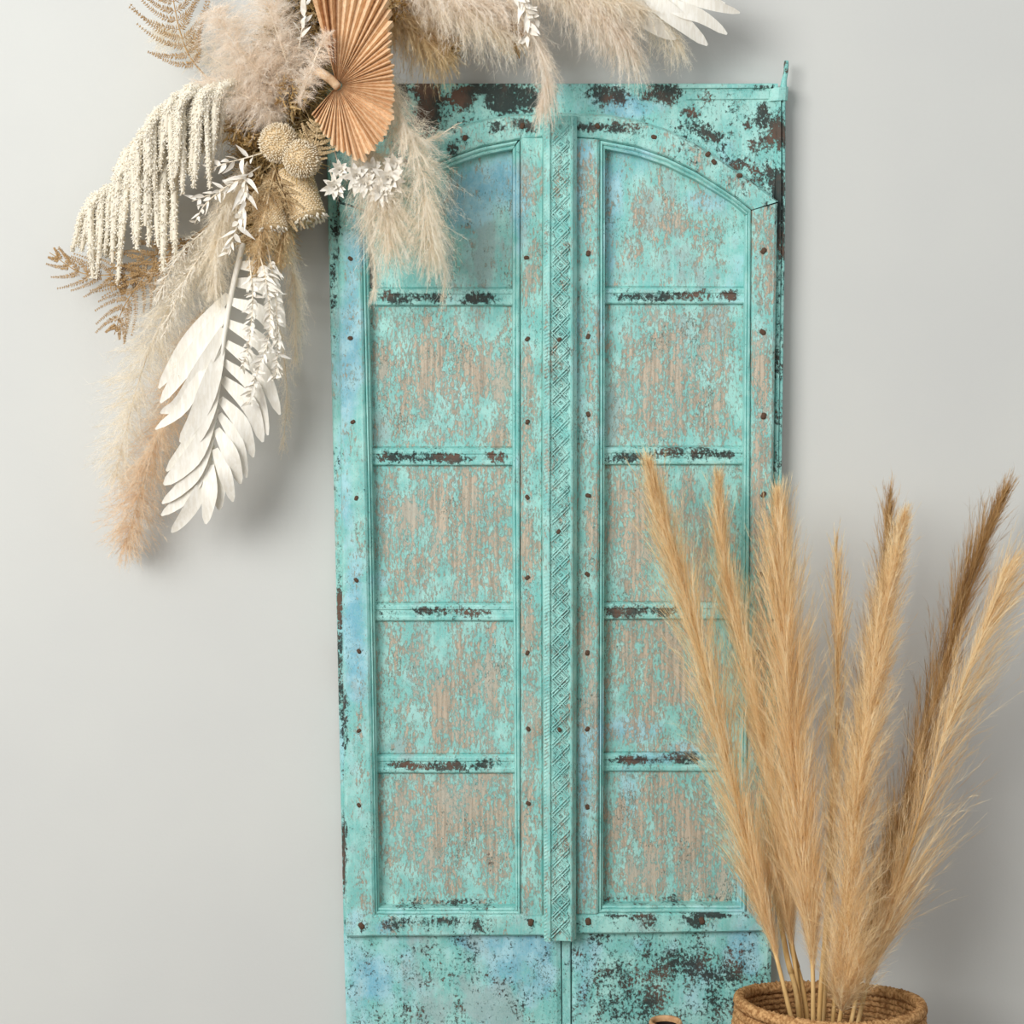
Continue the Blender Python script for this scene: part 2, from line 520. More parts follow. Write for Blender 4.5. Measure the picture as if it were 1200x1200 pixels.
bl(3, .16, (560, 300, 30, 40), (770, 250, 26, 40), (800, 310, 30, 20), (560, 1150, 24, 40), (590, 1170, 20, 30), (490, 1130, 20, 40), (720, 490, 12, 40),
   (615, 230, 14, 60), (686, 220, 10, 60), (450, 490, 12, 30), (480, 880, 20, 10), (840, 380, 14, 20), (795, 390, 20, 20), (520, 1170, 20, 30), (830, 330, 20, 12))
BLA = np.array(BL, float)
AMT = (0.37, 0.66, 0.75, 0.9)


def wear_shade(px, py, base):
    px = np.asarray(px)[:, None]
    py = np.asarray(py)[:, None]
    d = ((px - BLA[None, :, 1]) / np.maximum(BLA[None, :, 3], 1)) ** 2 + ((py - BLA[None, :, 2]) / np.maximum(BLA[None, :, 4], 1)) ** 2
    g = np.exp(-0.7 * d ** 1.5) * BLA[None, :, 5]
    out = np.zeros((len(px), 4))
    for L in range(4):
        sel = BLA[:, 0] == L
        mx = g[:, sel].max(1)
        sm = g[:, sel].sum(1)
        out[:, L] = base[L] + AMT[L] * (0.8 * mx + 0.2 * np.minimum(sm, 0.3))
    return out


door = thing('antique_door', 'tall weathered turquoise double door with arched panels against the wall', 'door',
             (P(655, 600, DOOR_Y)[0], -0.03, 0.0))


def resample(c, n):
    c = np.asarray(c, float)
    d = np.r_[0, np.cumsum(np.hypot(*np.diff(c, axis=0).T))]
    u = np.linspace(0, d[-1], n)
    return np.stack([np.interp(u, d, c[:, 0]), np.interp(u, d, c[:, 1])], -1)


def ruled(name, c0, c1, prof, n, parent=None, base=(0, 0, 0, 0), mat=None, kind=None, label=None, back=0.012, wob=0.0006):
    """board between two photo-pixel edges; prof = [(s across, front depth from wall)], closed behind at depth back"""
    a, b = resample(c0, n), resample(c1, n)
    pr = [(prof[0][0], back)] + list(prof) + [(prof[-1][0], back)]
    m = len(pr)
    s = np.array([q[0] for q in pr])
    dep = np.array([q[1] for q in pr])
    XY = a[:, None, :] * (1 - s)[None, :, None] + b[:, None, :] * s[None, :, None]
    px, py = XY[..., 0].ravel(), XY[..., 1].ravel()
    Y = np.broadcast_to(-dep[None, :], (n, m)).ravel().copy()
    front = np.broadcast_to(dep[None, :] > back + 1e-6, (n, m)).ravel()
    Y += front * wob * (np.sin(px * 0.21 + py * 0.043) + np.sin(py * 0.017 + px * 0.05) + rng.normal(size=len(px)) * 0.4)
    V = P(px, py, DOOR_Y)
    V[:, 1] = Y
    F = []
    for i in range(n - 1):
        for j in range(m - 1):
            F.append([i * m + j, (i + 1) * m + j, (i + 1) * m + j + 1, i * m + j + 1])
        F.append([i * m + m - 1, (i + 1) * m + m - 1, (i + 1) * m, i * m])
    F.append(list(range(m)))
    F.append([(n - 1) * m + j for j in range(m)][::-1])
    return mesh_obj(name, V, F, mat or M['paint'], parent or door, attrs={'wear_shade': ('FLOAT_COLOR', wear_shade(px, py, base))}, kind=kind, label=label)


def flat(depth, k=8, bev=0.06, drop=0.004):
    s = np.linspace(bev, 1 - bev, k)
    return [(0, depth - drop)] + [(q, depth) for q in s] + [(1, depth - drop)]


def mirror(c):
    return [(1310 - x, y) for x, y in c]


FLOORPX = 1290


# y pixel at which the door's plane meets the floor
zz = [(y, P(600, y, DOOR_Y)[2]) for y in range(1200, 1500)]
FLOORPX = min(zz, key=lambda q: abs(q[1] - 0.001))[0]


def xl(y):
    return 380 + (y - 97) * 0.0220


def xr(y):
    return 922 - (y - 97) * 0.0168


LW = (0.02, 0.0, 0.06, 0.0)
# thin backs of the two leaves: the outer edge boards that show left and right
for side in (0, 1):
    if side == 0:
        outer = [(xl(97), 97), (xl(1098), 1098)]
        inner = [(412, 97), (416, 1098)]
        b0 = (-.02, .03, .06, .04)
    else:
        inner = [(xr(97) - 1, 240), (xr(1098), 1098)]
        outer = [(900, 240), (888, 1098)]
        b0 = (-.1, .04, .0, 0)
    ruled('edge_board', outer, inner, flat(0.046, 6, 0.05), 90, base=b0)
ruled('backing_board', [(436, 150), (436, 1100)], [(656, 150), (656, 1100)], flat(0.022, 3, 0.02), 6)
ruled('backing_board', [(657, 150), (657, 1100)], [(880, 150), (880, 1100)], flat(0.022, 3, 0.02), 6)

# spandrel boards above the arches
OUT_R = [(655, 132), (676, 133), (710, 134), (745, 140), (780, 151), (815, 168), (850, 191), (882, 213), (912, 236)]
IN_R = [(655, 161), (676, 162), (703, 164), (745, 172), (780, 184), (815, 201), (845, 220), (864, 233), (880, 246)]
PAN_R = [(710, 176), (745, 183), (780, 195), (815, 212), (845, 230), (860, 240), (874, 252)]


def low(c, d):
    return [(x, y + d) for x, y in c]


ruled('spandrel_board', [(649, 97), (740, 97), (830, 97), (913, 97)], low([(649, 133)] + OUT_R[2:-1] + [(908, 236)], 10),
      flat(0.044, 16, 0.02, 0.003), 60, base=(-.06, .05, .02, 0))
ruled('spandrel_board', [(xl(97), 97), (470, 97), (560, 97), (646, 97)], low(mirror([(661, 133)] + OUT_R[2:-1] + [(921, 240)])[::-1], 10),
      flat(0.044, 16, 0.02, 0.003), 60, base=(-.06, .085, -.02, 0))
ruled('joint_strip', [(644, 97), (644, 135)], [(651, 97), (651, 135)], flat(0.049, 3, 0.1), 8, base=(-.1, .03, 0, 0))
# narrow ledge mouldings at the top right corner
ruled('ledge_strip', [(796, 98), (906, 97)], [(794, 103.5), (905, 103)], flat(0.050, 3, 0.15, 0.003), 24, base=(-.08, .0, 0, 0))
ruled('ledge_strip', [(805, 105.5), (902, 104.5)], [(805, 117), (902, 116.5)], flat(0.047, 4, 0.12, 0.003), 24, base=(-.08, .03, 0, 0))
# pivot post and its pin at the top right
ruled('pivot_post', [(908, 112), (909, 240), (905, 600), (899, 1000), (897, 1098)], [(922, 112), (922, 240), (917, 600), (909, 1000), (906, 1098)],
      [(0, .040), (.25, .049), (.55, .051), (.62, .043), (.7, .049), (.9, .048), (1, .040)], 120, base=(-.12, .08, .02, 0))
ruled('pivot_block', [(902, 103), (911, 101), (916, 99), (924, 101)][0:1] + [(901, 118)], [(925, 101), (924, 117)],
      [(0, .044), (.15, .052), (.5, .056), (.85, .052), (1, .044)], 10, base=(-.1, .04, 0, 0))
c = pxcurve([(918, 104, -.036), (919, 94, -.036), (921, 84, -.036), (921.5, 71, -.036)], 10)
V, F = tube_arr(c, [.0075, .0066, .006, .0055, .005, .0048, .0046, .0046, .005, .004], 8)
pxl = np.full(len(V), 921.0)
F = F.tolist() + [[(9) * 8 + q for q in range(8)]]
mesh_obj('pivot_pin', V, F, M['paint'], door, smooth=True, attrs={'wear_shade': ('FLOAT_COLOR', np.tile((-.1, .07, 0, 0), (len(V), 1)))})

# arch rails: broad curved rail over each leaf
rail_prof = [(0, .062), (.06, .068), (.10, .071), (.3, .071), (.5, .0715), (.7, .071), (.88, .070), (.94, .069), (1, .063)]
arch = []
for side in (1, 0):
    o, i = (OUT_R, IN_R) if side else (mirror(OUT_R), mirror(IN_R))
    arch.append(ruled('arch_rail', o, i, rail_prof, 70, base=(-.02, .035, -.02, -.02)))
# outer stiles, inner stiles, bottom rails
st_prof = [(0, .060), (.05, .066), (.12, .070), (.35, .0705), (.6, .0705), (.88, .070), (.95, .067), (1, .062)]
stl_out_l = ruled('stile', [(395, 238), (400, 600), (405, 1097)], [(424, 246), (432, 600), (441, 1071)], st_prof, 120, base=(-.035, -.02, .05, .02))
stl_in_l = ruled('stile', [(609.5, 162), (609.5, 600), (610, 1071)], [(639, 162), (637, 600), (638, 1071)], st_prof, 120, base=(.015, -.03, .0, .0))
stl_in_r = ruled('stile', [(672, 162), (672, 600), (673, 1069)], [(703, 164), (703, 600), (702, 1069)], st_prof, 120, base=(.02, -.01, .02, .02))
stl_out_r = ruled('stile', [(880, 247), (878.5, 600), (874, 1069)], [(911, 238), (905, 600), (898, 1090)], st_prof, 120, base=(.03, -.01, 0, 0))
rail_l = ruled('bottom_rail', [(406, 1071), (440, 1070), (640, 1069)], [(407, 1098), (440, 1097), (640, 1096)], st_prof, 60, base=(-.02, .02, 0, 0))
rail_r = ruled('bottom_rail', [(672, 1069), (780, 1068), (898, 1067)], [(672, 1094), (780, 1093), (896, 1091)], st_prof, 60, base=(-.05, .03, 0, .02))

# stepped mouldings round each panel
mo = [(0, .058), (.10, .0655), (.30, .067), (.45, .0645), (.52, .060), (.66, .0625), (.85, .061), (.93, .052), (1, .034)]
b0 = (-.07, -.06, .02, -.06)
ARC_IN_L, ARC_PAN_L = mirror(IN_R[2:]), mirror(PAN_R)
ruled('moulding', IN_R[2:], PAN_R, mo, 50, base=b0)
ruled('moulding', ARC_IN_L, ARC_PAN_L, mo, 50, base=b0)
ruled('moulding', [(424, 246), (432, 600), (441, 1071)], [(431, 254), (437.5, 600), (444, 1063)], mo, 60, base=b0)
ruled('moulding', [(609.5, 164), (609.5, 600), (610, 1071)], [(600, 176), (600, 600), (604, 1063)], mo, 60, base=b0)
ruled('moulding', [(441, 1071), (610, 1071)], [(444, 1063), (604, 1063)], mo, 30, base=b0)
ruled('moulding', [(703, 164), (703, 600), (702, 1069)], [(710, 176), (709, 600), (707, 1060)], mo, 60, base=b0)
ruled('moulding', [(880, 246), (878.5, 600), (874, 1069)], [(873, 254), (870.5, 600), (866, 1060)], mo, 60, base=b0)
ruled('moulding', [(702, 1069), (874, 1069)], [(707, 1060), (866, 1060)], mo, 30, base=b0)

# panels and cross bars
YL = [(338, 359), (526, 547), (709, 730), (887, 909)]
YR = [(337, 357), (525, 546), (708, 728), (885, 907)]


def lx(y):
    return np.interp(y, [176, 254, 600, 1065], [430, 431, 437.5, 444]) - 2


def rx(y):
    return np.interp(y, [176, 600, 1065], [600, 600, 604]) + 2


def lx2(y):
    return np.interp(y, [176, 600, 1065], [710, 709, 707]) - 2


def rx2(y):
    return np.interp(y, [254, 600, 1065], [873, 870.5, 866]) + 2


for side, YY, fa, fb, bot in ((0, YL, lx, rx, 1066), (1, YR, lx2, rx2, 1063)):
    tops = [None] + [q[1] for q in YY]
    bots = [q[0] for q in YY] + [bot]
    for i in range(5):
        if i == 0:
            top = low(PAN_R, -4) if side else low(ARC_PAN_L, -4)[::-1]
            n = 40
            lo = [(q[0], bots[0]) for q in resample(top, n)]
        else:
            top = [(fa(tops[i]), tops[i]), (fb(tops[i]), tops[i])]
            n = 36
            lo = [(fa(bots[i]), bots[i]), (fb(bots[i]), bots[i])]
        bw = ((0.016, -.03, -.01, .03) if i else (-.02, -.02, .03, .05))
        ruled('panel', top, lo, flat(0.037, 30, 0.012, 0.002), n, base=bw, wob=0.0004)
    for a, b in YY:
        ruled('cross_bar', [(fa(a), a), (fb(a), a)], [(fa(b), b), (fb(b), b)],
              [(0, .039), (.07, .0445), (.14, .0460), (.30, .0460), (.36, .0440), (.5, .0443), (.66, .0440), (.74, .0460), (.88, .0460), (.94, .0445), (1, .039)],
              44, base=(-.06, .025, .02, .02))

# bottom boards
ruled('kick_board', [(xl(1097), 1097), (409, FLOORPX)], [(657, 1097), (659, FLOORPX)], flat(0.050, 24, 0.02), 40, base=(-.09, .045, .05, .05))
ruled('kick_board', [(670, 1092), (671, FLOORPX)], [(xr(1095), 1092), (xr(FLOORPX), FLOORPX)], flat(0.050, 24, 0.02), 40, base=(-.10, .07, .03, -.04))
ruled('joint_strip', [(658.5, 1096), (660, FLOORPX)], [(669, 1096), (670, FLOORPX)], flat(0.052, 4, 0.12), 30, base=(-.08, .02, .05, 0))
# carved middle post
post = ruled('carved_post', [(636, 137), (635, 600), (637, 1096)], [(676, 137), (676, 600), (675, 1096)],
             [(0, .070), (.02, .096), (.08, .101), (.20, .102), (.24, .0965), (.29, .0962), (.5, .0962), (.76, .0962), (.79, .0965), (.82, .101), (.86, .100), (.985, .086), (1, .070)],
             120, base=(-.02, -.05, -.04, -.04))


def ridge(pts, w, y0, h):
    """carved rib between photo-pixel points: a low triangular prism"""
    p = np.asarray(pts, float)
    n = len(p)
    t = norm(np.gradient(p, axis=0))
    nn = np.stack([-t[:, 1], t[:, 0]], -1) * w / 2
    out = []
    for q, d in ((p + nn, y0), (p, y0 + h), (p - nn, y0)):
        v = P(q[:, 0], q[:, 1], DOOR_Y)
        v[:, 1] = -d
        out.append(v)
    V = np.stack(out, 1).reshape(-1, 3)
    F = []
    for i in range(n - 1):
        F += [[i * 3, i * 3 + 3, i * 3 + 4, i * 3 + 1], [i * 3 + 1, i * 3 + 4, i * 3 + 5, i * 3 + 2]]
    px = np.stack([p + nn, p, p - nn], 1).reshape(-1, 2)
    return V, np.array(F), px


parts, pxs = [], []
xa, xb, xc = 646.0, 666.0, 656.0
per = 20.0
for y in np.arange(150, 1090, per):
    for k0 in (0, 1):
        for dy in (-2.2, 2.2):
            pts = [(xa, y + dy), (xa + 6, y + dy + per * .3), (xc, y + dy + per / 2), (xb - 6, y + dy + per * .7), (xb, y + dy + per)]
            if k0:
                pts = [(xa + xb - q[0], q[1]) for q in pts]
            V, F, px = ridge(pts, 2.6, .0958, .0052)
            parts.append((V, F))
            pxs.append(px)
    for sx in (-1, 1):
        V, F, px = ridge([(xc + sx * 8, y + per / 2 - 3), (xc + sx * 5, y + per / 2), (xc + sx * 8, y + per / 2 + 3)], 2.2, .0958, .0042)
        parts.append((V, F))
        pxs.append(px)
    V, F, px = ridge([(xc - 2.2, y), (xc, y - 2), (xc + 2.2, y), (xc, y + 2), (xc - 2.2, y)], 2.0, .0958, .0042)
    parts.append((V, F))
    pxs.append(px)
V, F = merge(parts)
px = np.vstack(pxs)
mesh_obj('carved_lattice', V, F, M['paint'], post, attrs={'wear_shade': ('FLOAT_COLOR', wear_shade(px[:, 0], px[:, 1], (-.01, -.04, -.05, -.05)) + np.tile([[0, .19, 0, .1], [0, -.03, 0, 0], [0, .19, 0, .1]], (len(px) // 3, 1)))}, kind='stuff')  # foot of each rib painted darker, standing in for groove shade
parts, pxs = [], []
for y in np.arange(141, 1092, 4.2):
    V, F, px = ridge([(637.5, y + 2.4), (644, y - 1)], 2.4, .1005, .0022)
    parts.append((V, F))
    pxs.append(px)
V, F = merge(parts)
px = np.vstack(pxs)
mesh_obj('carved_notches', V, F, M['paint'], post, attrs={'wear_shade': ('FLOAT_COLOR', wear_shade(px[:, 0], px[:, 1], (.0, -.06, -.06, -.02)))}, kind='stuff')

# iron nails
nail_me = None


def nail(px, py, depth, parent, r=3.6, tilt=0.0):
    global nail_me
    if nail_me is None:
        n, V, F = 9, [], []
        for rr, hh in ((1.0, 0), (.95, .35), (.62, .75)):
            for q in range(n):
                a = 2 * PI * q / n
                k_ = 1 + .18 * math.sin(2 * a + 1) + .08 * math.sin(5 * a)
                V.append((rr * k_ * math.cos(a), -hh, rr * k_ * math.sin(a)))
        V.append((.05, -.9, 0))
        for i in range(2):
            for q in range(n):
                F.append([i * n + q, i * n + (q + 1) % n, (i + 1) * n + (q + 1) % n, (i + 1) * n + q])
        for q in range(n):
            F.append([2 * n + q, 2 * n + (q + 1) % n, 3 * n])
        nail_me = bpy.data.meshes.new('nail')
        nail_me.from_pydata(V, [], F)
        nail_me.materials.append(M['nail'])
    o = bpy.data.objects.new('nail', nail_me)
    COL.objects.link(o)
    o.parent = parent
    p = P(px, py, DOOR_Y)
    p[1] = -depth
    o.location = Vector(p.tolist()) - door.location
    s = r * S
    o.scale = (s, s * 0.7, s)
    o.rotation_euler = (0, float(rng.uniform(0, 6)), 0)


for x, y in ((411, 303), (411, 396), (414, 494), (418, 583), (418, 679), (421, 762), (421, 855), (421, 942)):
    nail(x, y, .0705, stl_out_l, 2.9)
for x, y in ((617, 302), (618, 397), (618, 494), (618, 582), (618, 676), (618, 764), (619, 853), (619, 940)):
    nail(x, y, .0705, stl_in_l, 3.0)
for x, y in ((689, 297), (689, 394), (689, 485), (689, 580), (688, 672), (688, 764), (688, 853), (688, 944)):
    nail(x, y, .0705, stl_in_r, 3.2)
for x, y in ((894, 294), (893, 389), (894, 487), (894, 579), (890, 672), (887, 764)):
    nail(x, y, .0705, stl_out_r, 3.8)
for x, y in ((766, 161), (836, 190), (829, 181), (866, 206), (700, 148)):
    nail(x, y, .0715, arch[0], 3.3)
for x, y in ((545, 162), (476, 190), (612, 148)):
    nail(x, y, .0715, arch[1], 3.3)
for x, y in ((424, 1083), (622, 1079)):
    nail(x, y, .0705, rail_l, 4.2)
for x, y in ((689, 1078), (822, 1077)):
    nail(x, y, .0705, rail_r, 4.4)
for x, y in ((655, 397), (654, 620), (655, 850)):
    nail(x, y, .100, post, 2.8)


# ------------------------------------------------------------------ plants: generators
def wprofile(t, pts):
    q = np.asarray(pts, float)
    return np.interp(t, q[:, 0], q[:, 1])


def plume_arr(c, wpx, nb, nh, blen, hlen, grav=0.0, hw=0.0008, spread=0.4, hang=None, segs=3, up=True, t0=0.0, t1=1.0, jag=0.25):
    """feathery seed head: branchlets along the spine c, each carrying fine hairs.
       wpx: half-width profile in photo pixels; blen: branchlet length (m); grav: droop (m at branch tip)"""
    n = len(c)
    T = tangents(c)
    t = np.sort(t0 + (t1 - t0) * rng.uniform(0, 1, nb) ** 1.2)
    fi = t * (n - 1)
    i0 = np.minimum(fi.astype(int), n - 2)
    f = (fi - i0)[:, None]
    B = c[i0] * (1 - f) + c[i0 + 1] * f
    D0 = norm(T[i0])
    R = rng.normal(size=(nb, 3))
    R = norm(R - (R * D0).sum(1, keepdims=True) * D0)
    W = wprofile(t, wpx) * S * rng.uniform(0.55, 1.12, nb)
    L = np.maximum(blen * rng.uniform(0.6, 1.25, nb) * np.interp(t, [0, .15, .75, 1], [.9, 1, .85, .5]), W * 1.05)
    tl = np.linalg.norm(np.diff(c, axis=0), axis=1).sum()
    L = np.minimum(L, np.maximum(((1 - t) * tl * 1.04 + .035) * rng.uniform(.45, 1.15, nb), W * 1.05))
    sa = np.minimum(W / L, 0.98)[:, None]
    D = norm(D0 * np.sqrt(1 - sa ** 2) + R * sa)
    G = rng.normal(size=(nb, 3)) * (L * 0.08)[:, None] + np.array([0, 0, -1.0]) * (grav * rng.uniform(.5, 1.3, nb))[:, None]
    if hang is not None:
        G += np.asarray(hang)[None, :] * rng.uniform(.4, 1.2, nb)[:, None]
    tb = rng.uniform(0, 1, nb) ** 1.0
    V1, F1 = strands_arr(B, D, L, G, hw * 1.3, 4, 0.6, R)
    tint1 = np.repeat(np.clip(0.25 + 0.4 * tb, 0, 1), 10)
    # hairs
    N = nb * nh
    idx = np.repeat(np.arange(nb), nh)
    u = rng.uniform(0.05, 1.0, N)
    Bh = B[idx] + D[idx] * (L[idx] * u)[:, None] + G[idx] * (u ** 2)[:, None]
    Th = norm(D[idx] * L[idx][:, None] + 2 * G[idx] * u[:, None])
    Dh = norm(Th + rng.normal(size=(N, 3)) * spread)
    Lh = hlen * rng.uniform(0.4, 1.2, N) * (1 - 0.5 * u) * np.interp(t[idx], [0, .6, .85, 1], [1, .95, .7, .45])
    Gh = rng.normal(size=(N, 3)) * (Lh * 0.18)[:, None] + np.array([0, 0, -1.0]) * (grav * 0.15 * (Lh / hlen))[:, None]
    V2, F2 = strands_arr(Bh, Dh, Lh, Gh, hw * rng.uniform(.6, 1.1, N), segs, 0.8, R[idx])
    th = np.clip(tb[idx] * 0.62 + rng.uniform(0, .42, N), 0, 1)
    tint2 = np.repeat(th, (segs + 1) * 2)
    V, F = merge([(V1, F1), (V2, F2)])
    return V, F, np.r_[tint1, tint2]


def pampas(name, label, group, pts, wpx, mat, stalk_mat='stalk', nb=260, nh=30, blen=.12, hlen=.03, grav=0.0, hw=.0008, spread=.4,
           stalk_r=(.0032, .0012), start=0.0, hang=None, cat='pampas plume', segs=3):
    c = pxcurve(pts, 60)
    root = thing(name, label, cat, c[0], group)
    tube('stalk', c, np.linspace(stalk_r[0], stalk_r[1], len(c)), M[stalk_mat], root, 6)
    k0 = int(start * 59)
    V, F, ti = plume_arr(c[k0:], wpx, nb, nh, blen, hlen, grav, hw, spread, hang, 2)
    V[:, 1] = np.minimum(V[:, 1], -0.004 - 0.01 * rng.uniform(size=len(V)))
    mesh_obj('plume', V, F, M[mat], root, attrs={'tint': ('FLOAT', ti)})
    return root


def leaf_arr(c, wfun, nrm=(0, -1, 0), fold=0.25, thick=0.0012):
    """solid leaf blade along c: creased middle, two faces"""
    c = np.asarray(c, float)
    n = len(c)
    T = tangents(c)
    nv = np.asarray(nrm, float)
    side = norm(np.cross(T, np.broadcast_to(nv, T.shape)))
    N = norm(np.cross(side, T))
    t = np.linspace(0, 1, n)
    w = wfun(t)[:, None]
    a = c - side * w + N * w * fold
    b = c
    d = c + side * w + N * w * fold
    th = N * thick
    V = np.stack([a, b, d, a - th * .05, b - th, d - th * .05], 1).reshape(-1, 3)
    F = []
    for i in range(n - 1):
        o, p = i * 6, i * 6 + 6
        F += [[o, p, p + 1, o + 1], [o + 1, p + 1, p + 2, o + 2], [o + 4, p + 4, p + 3, o + 3], [o + 5, p + 5, p + 4, o + 4]]
    return V, np.array(F)


def w_blade(w, peak=0.45, tip=0.05, base=0.35, power=.7):
    def f(t):
        up = base + (1 - base) * np.sin(np.clip(t / peak, 0, 1) * PI / 2)
        dn = tip + (1 - tip) * np.clip(1 - ((t - peak) / (1 - peak)), 0, 1) ** power
        return w * np.where(t < peak, up, dn)
    return f


def blade(name, pts, wpx, mat, parent, n=9, fold=.25, nrm=(0, -1, 0), **k):
    c = pxcurve(pts, n)
    k = dict(dict(peak=.5, tip=.12, base=.45, power=.5), **k)
    V, F = leaf_arr(c, w_blade(wpx * S / 2, **k), nrm, fold)
    return mesh_obj(name, V, F, M[mat], parent, smooth=True)


# ------------------------------------------------------------------ basket, its pampas grass, vase
BY = -0.40
bc = P(971, 1190, BY)
RIM_Z = bc[2]
BX = bc[0]
bas = thing('woven_basket', 'round coiled straw basket with dark inside holding the pampas grass', 'basket', (BX, BY, 0))
nco = 30
RZ = np.linspace(0.012, RIM_Z - 0.004, nco)


def brad(z):
    t = z / RIM_Z
    return np.interp(t, [0, .15, .45, .7, .88, 1.0], [.140, .172, .196, .192, .178, .171])


def coil(z, r, R, nseg=150, ns=8, wav=1.0, stitch=150):
    th = np.arange(nseg) * 2 * PI / nseg
    fr = (z / RIM_Z) ** 3 * wav
    rr = R * (1 + fr * (.020 * np.sin(2 * th + .6) + .012 * np.sin(3 * th + 2)))
    zz_ = z + fr * (.021 * (1 - np.sin(th)) - .005 * np.cos(th) + .004 * np.sin(2 * th + 1.2))
    ph = np.arange(ns) * 2 * PI / ns
    k_ = r * (1 + .13 * np.sin(stitch / 2 * th[:, None] + ph[None, :] * 1.0) + .06 * rng.normal(size=(nseg, ns)))
    rad = rr[:, None] + k_ * np.cos(ph)[None, :]
    V = np.stack([BX + rad * np.cos(th)[:, None], BY + rad * np.sin(th)[:, None], zz_[:, None] + k_ * np.sin(ph)[None, :] * 1.1], -1).reshape(-1, 3)
    i = np.arange(nseg)[:, None]
    j = np.arange(ns)[None, :]
    F = np.stack([i * ns + j, ((i + 1) % nseg) * ns + j, ((i + 1) % nseg) * ns + (j + 1) % ns, i * ns + (j + 1) % ns], -1).reshape(-1, 4)
    return V, F


V, F = merge([coil(z, .0072, brad(z)) for z in RZ[:-1]])
mesh_obj('coiled_side', V, F, M['straw'], bas, smooth=True)
V, F = coil(RIM_Z, .0105, brad(RIM_Z), 220, 10, 1.0, 220)
mesh_obj('rim', V, F, M['straw'], bas, smooth=True)
n = 48
th = np.arange(n) * 2 * PI / n
V = np.vstack([np.stack([BX + .15 * np.cos(th), BY + .15 * np.sin(th), np.full(n, zq)], -1) for zq in (.002, .010)])
F = [list(range(n))[::-1], list(range(n, 2 * n))] + [[q, (q + 1) % n, n + (q + 1) % n, n + q] for q in range(n)]
mesh_obj('base', V, F, M['straw'], bas)

GB = 'pampas stems in the straw basket'


def basket_pampas(label, pts, start, wpx, nb, nh, mat='pampas_gold', blen=.22, hlen=.058, spread=.11, grav=0.0, hw=.00054, r=.0045, hang=None):
    nb, nh = int(nb * 1.25), int(nh * 1.2)
    # continue the stalk from the lowest seen point down to the basket's bottom
    a = np.asarray(pts, float)
    p0 = P(a[0, 0], a[0, 1], a[0, 2])
    p1 = P(a[1, 0], a[1, 1], a[1, 2])
    d = (p0 - p1) / np.linalg.norm(p0 - p1)
    tz = (p0[2] - 0.02) / max(-d[2], .2)
    foot = p0 + d * tz
    foot[:2] = np.array([BX, BY]) + (foot[:2] - np.array([BX, BY])) * min(1, .105 / max(np.linalg.norm(foot[:2] - np.array([BX, BY])), 1e-6))
    foot[2] = .014
    top = P(a[:, 0], a[:, 1], a[:, 2])
    c = catmull(top, 70)
    ext = np.linspace(0, 1, 12)[:-1, None]
    low_ = foot * (1 - ext) + c[0] * ext
    full = np.vstack([low_, c])
    root = thing('pampas_plume', label, 'pampas plume', foot, GB)
    rr = np.r_[np.full(11, r), np.linspace(r, .0012, 70)]
    tube('stalk', full, rr, M['stalk'], root, 8)
    k0 = int(start * 69)
    V, F, ti = plume_arr(c[k0:], wpx, nb, nh, blen, hlen, grav, hw, spread, hang, 2)
    V[:, 1] = np.minimum(V[:, 1], -.078)
    mesh_obj('plume', V, F, M[mat], root, attrs={'tint': ('FLOAT', ti)})
    return root


basket_pampas('leftmost tall golden pampas plume, leaning left across the door panel',
              [(928, 1196, -.40), (912, 1130, -.38), (888, 1040, -.34), (852, 890, -.30), (816, 740, -.26), (788, 650, -.24), (764, 558, -.22)], .15,
              [(0, 8), (.08, 20), (.2, 34), (.4, 40), (.6, 34), (.8, 17), (1, 1)], 680, 30, blen=.20)
basket_pampas('golden pampas plume with thin tip, second from the left in the basket',
              [(940, 1196, -.36), (930, 1120, -.34), (918, 1040, -.31), (900, 900, -.27), (875, 780, -.23), (853, 680, -.20), (842, 576, -.18)], .16,
              [(0, 10), (.08, 26), (.3, 36), (.55, 26), (.78, 11), (1, 1)], 640, 30, blen=.18, mat='pampas_gold')
basket_pampas('broad golden pampas plume standing over the door right edge',
              [(953, 1196, -.42), (952, 1130, -.41), (944, 1040, -.39), (932, 900, -.35), (922, 780, -.32), (916, 690, -.30), (913, 596, -.28)], .12,
              [(0, 6), (.08, 18), (.25, 36), (.45, 46), (.65, 34), (.85, 15), (1, 1)], 900, 32, blen=.22)
basket_pampas('thin upright straw pampas plume in the gap beside the door',
              [(965, 1196, -.33), (970, 1100, -.31), (975, 980, -.29), (981, 850, -.26), (982, 740, -.24), (980, 645, -.22)], .22,
              [(0, 6), (.2, 12), (.5, 16), (.8, 11), (1, 1)], 260, 26, blen=.16, mat='pampas_gold', hlen=.04)
basket_pampas('thick pale shaggy pampas plume in front at the middle of the basket',
              [(984, 1196, -.46), (988, 1165, -.46), (995, 1060, -.44), (1008, 920, -.41), (1024, 800, -.38), (1040, 700, -.36), (1057, 620, -.34)], .03,
              [(0, 18), (.06, 38), (.25, 45), (.55, 34), (.78, 16), (1, 1)], 960, 32, blen=.16, hlen=.045, spread=.3)
basket_pampas('slim brownish pampas plume rising behind the thick pale plume',
              [(976, 1196, -.34), (984, 1100, -.31), (1000, 950, -.27), (1018, 800, -.23), (1034, 690, -.20), (1043, 588, -.18)], .3,
              [(0, 8), (.3, 18), (.6, 15), (.85, 9), (1, 2)], 260, 28, blen=.15, mat='pampas_brown')
basket_pampas('long brown pampas plume curving right, highest tip on the right',
              [(998, 1196, -.36), (1012, 1130, -.34), (1040, 1020, -.30), (1076, 890, -.26), (1112, 760, -.22), (1140, 670, -.19), (1174, 586, -.17)], .10,
              [(0, 8), (.15, 18), (.4, 27), (.65, 21), (.85, 11), (1, 2)], 520, 30, blen=.19, mat='pampas_brown')
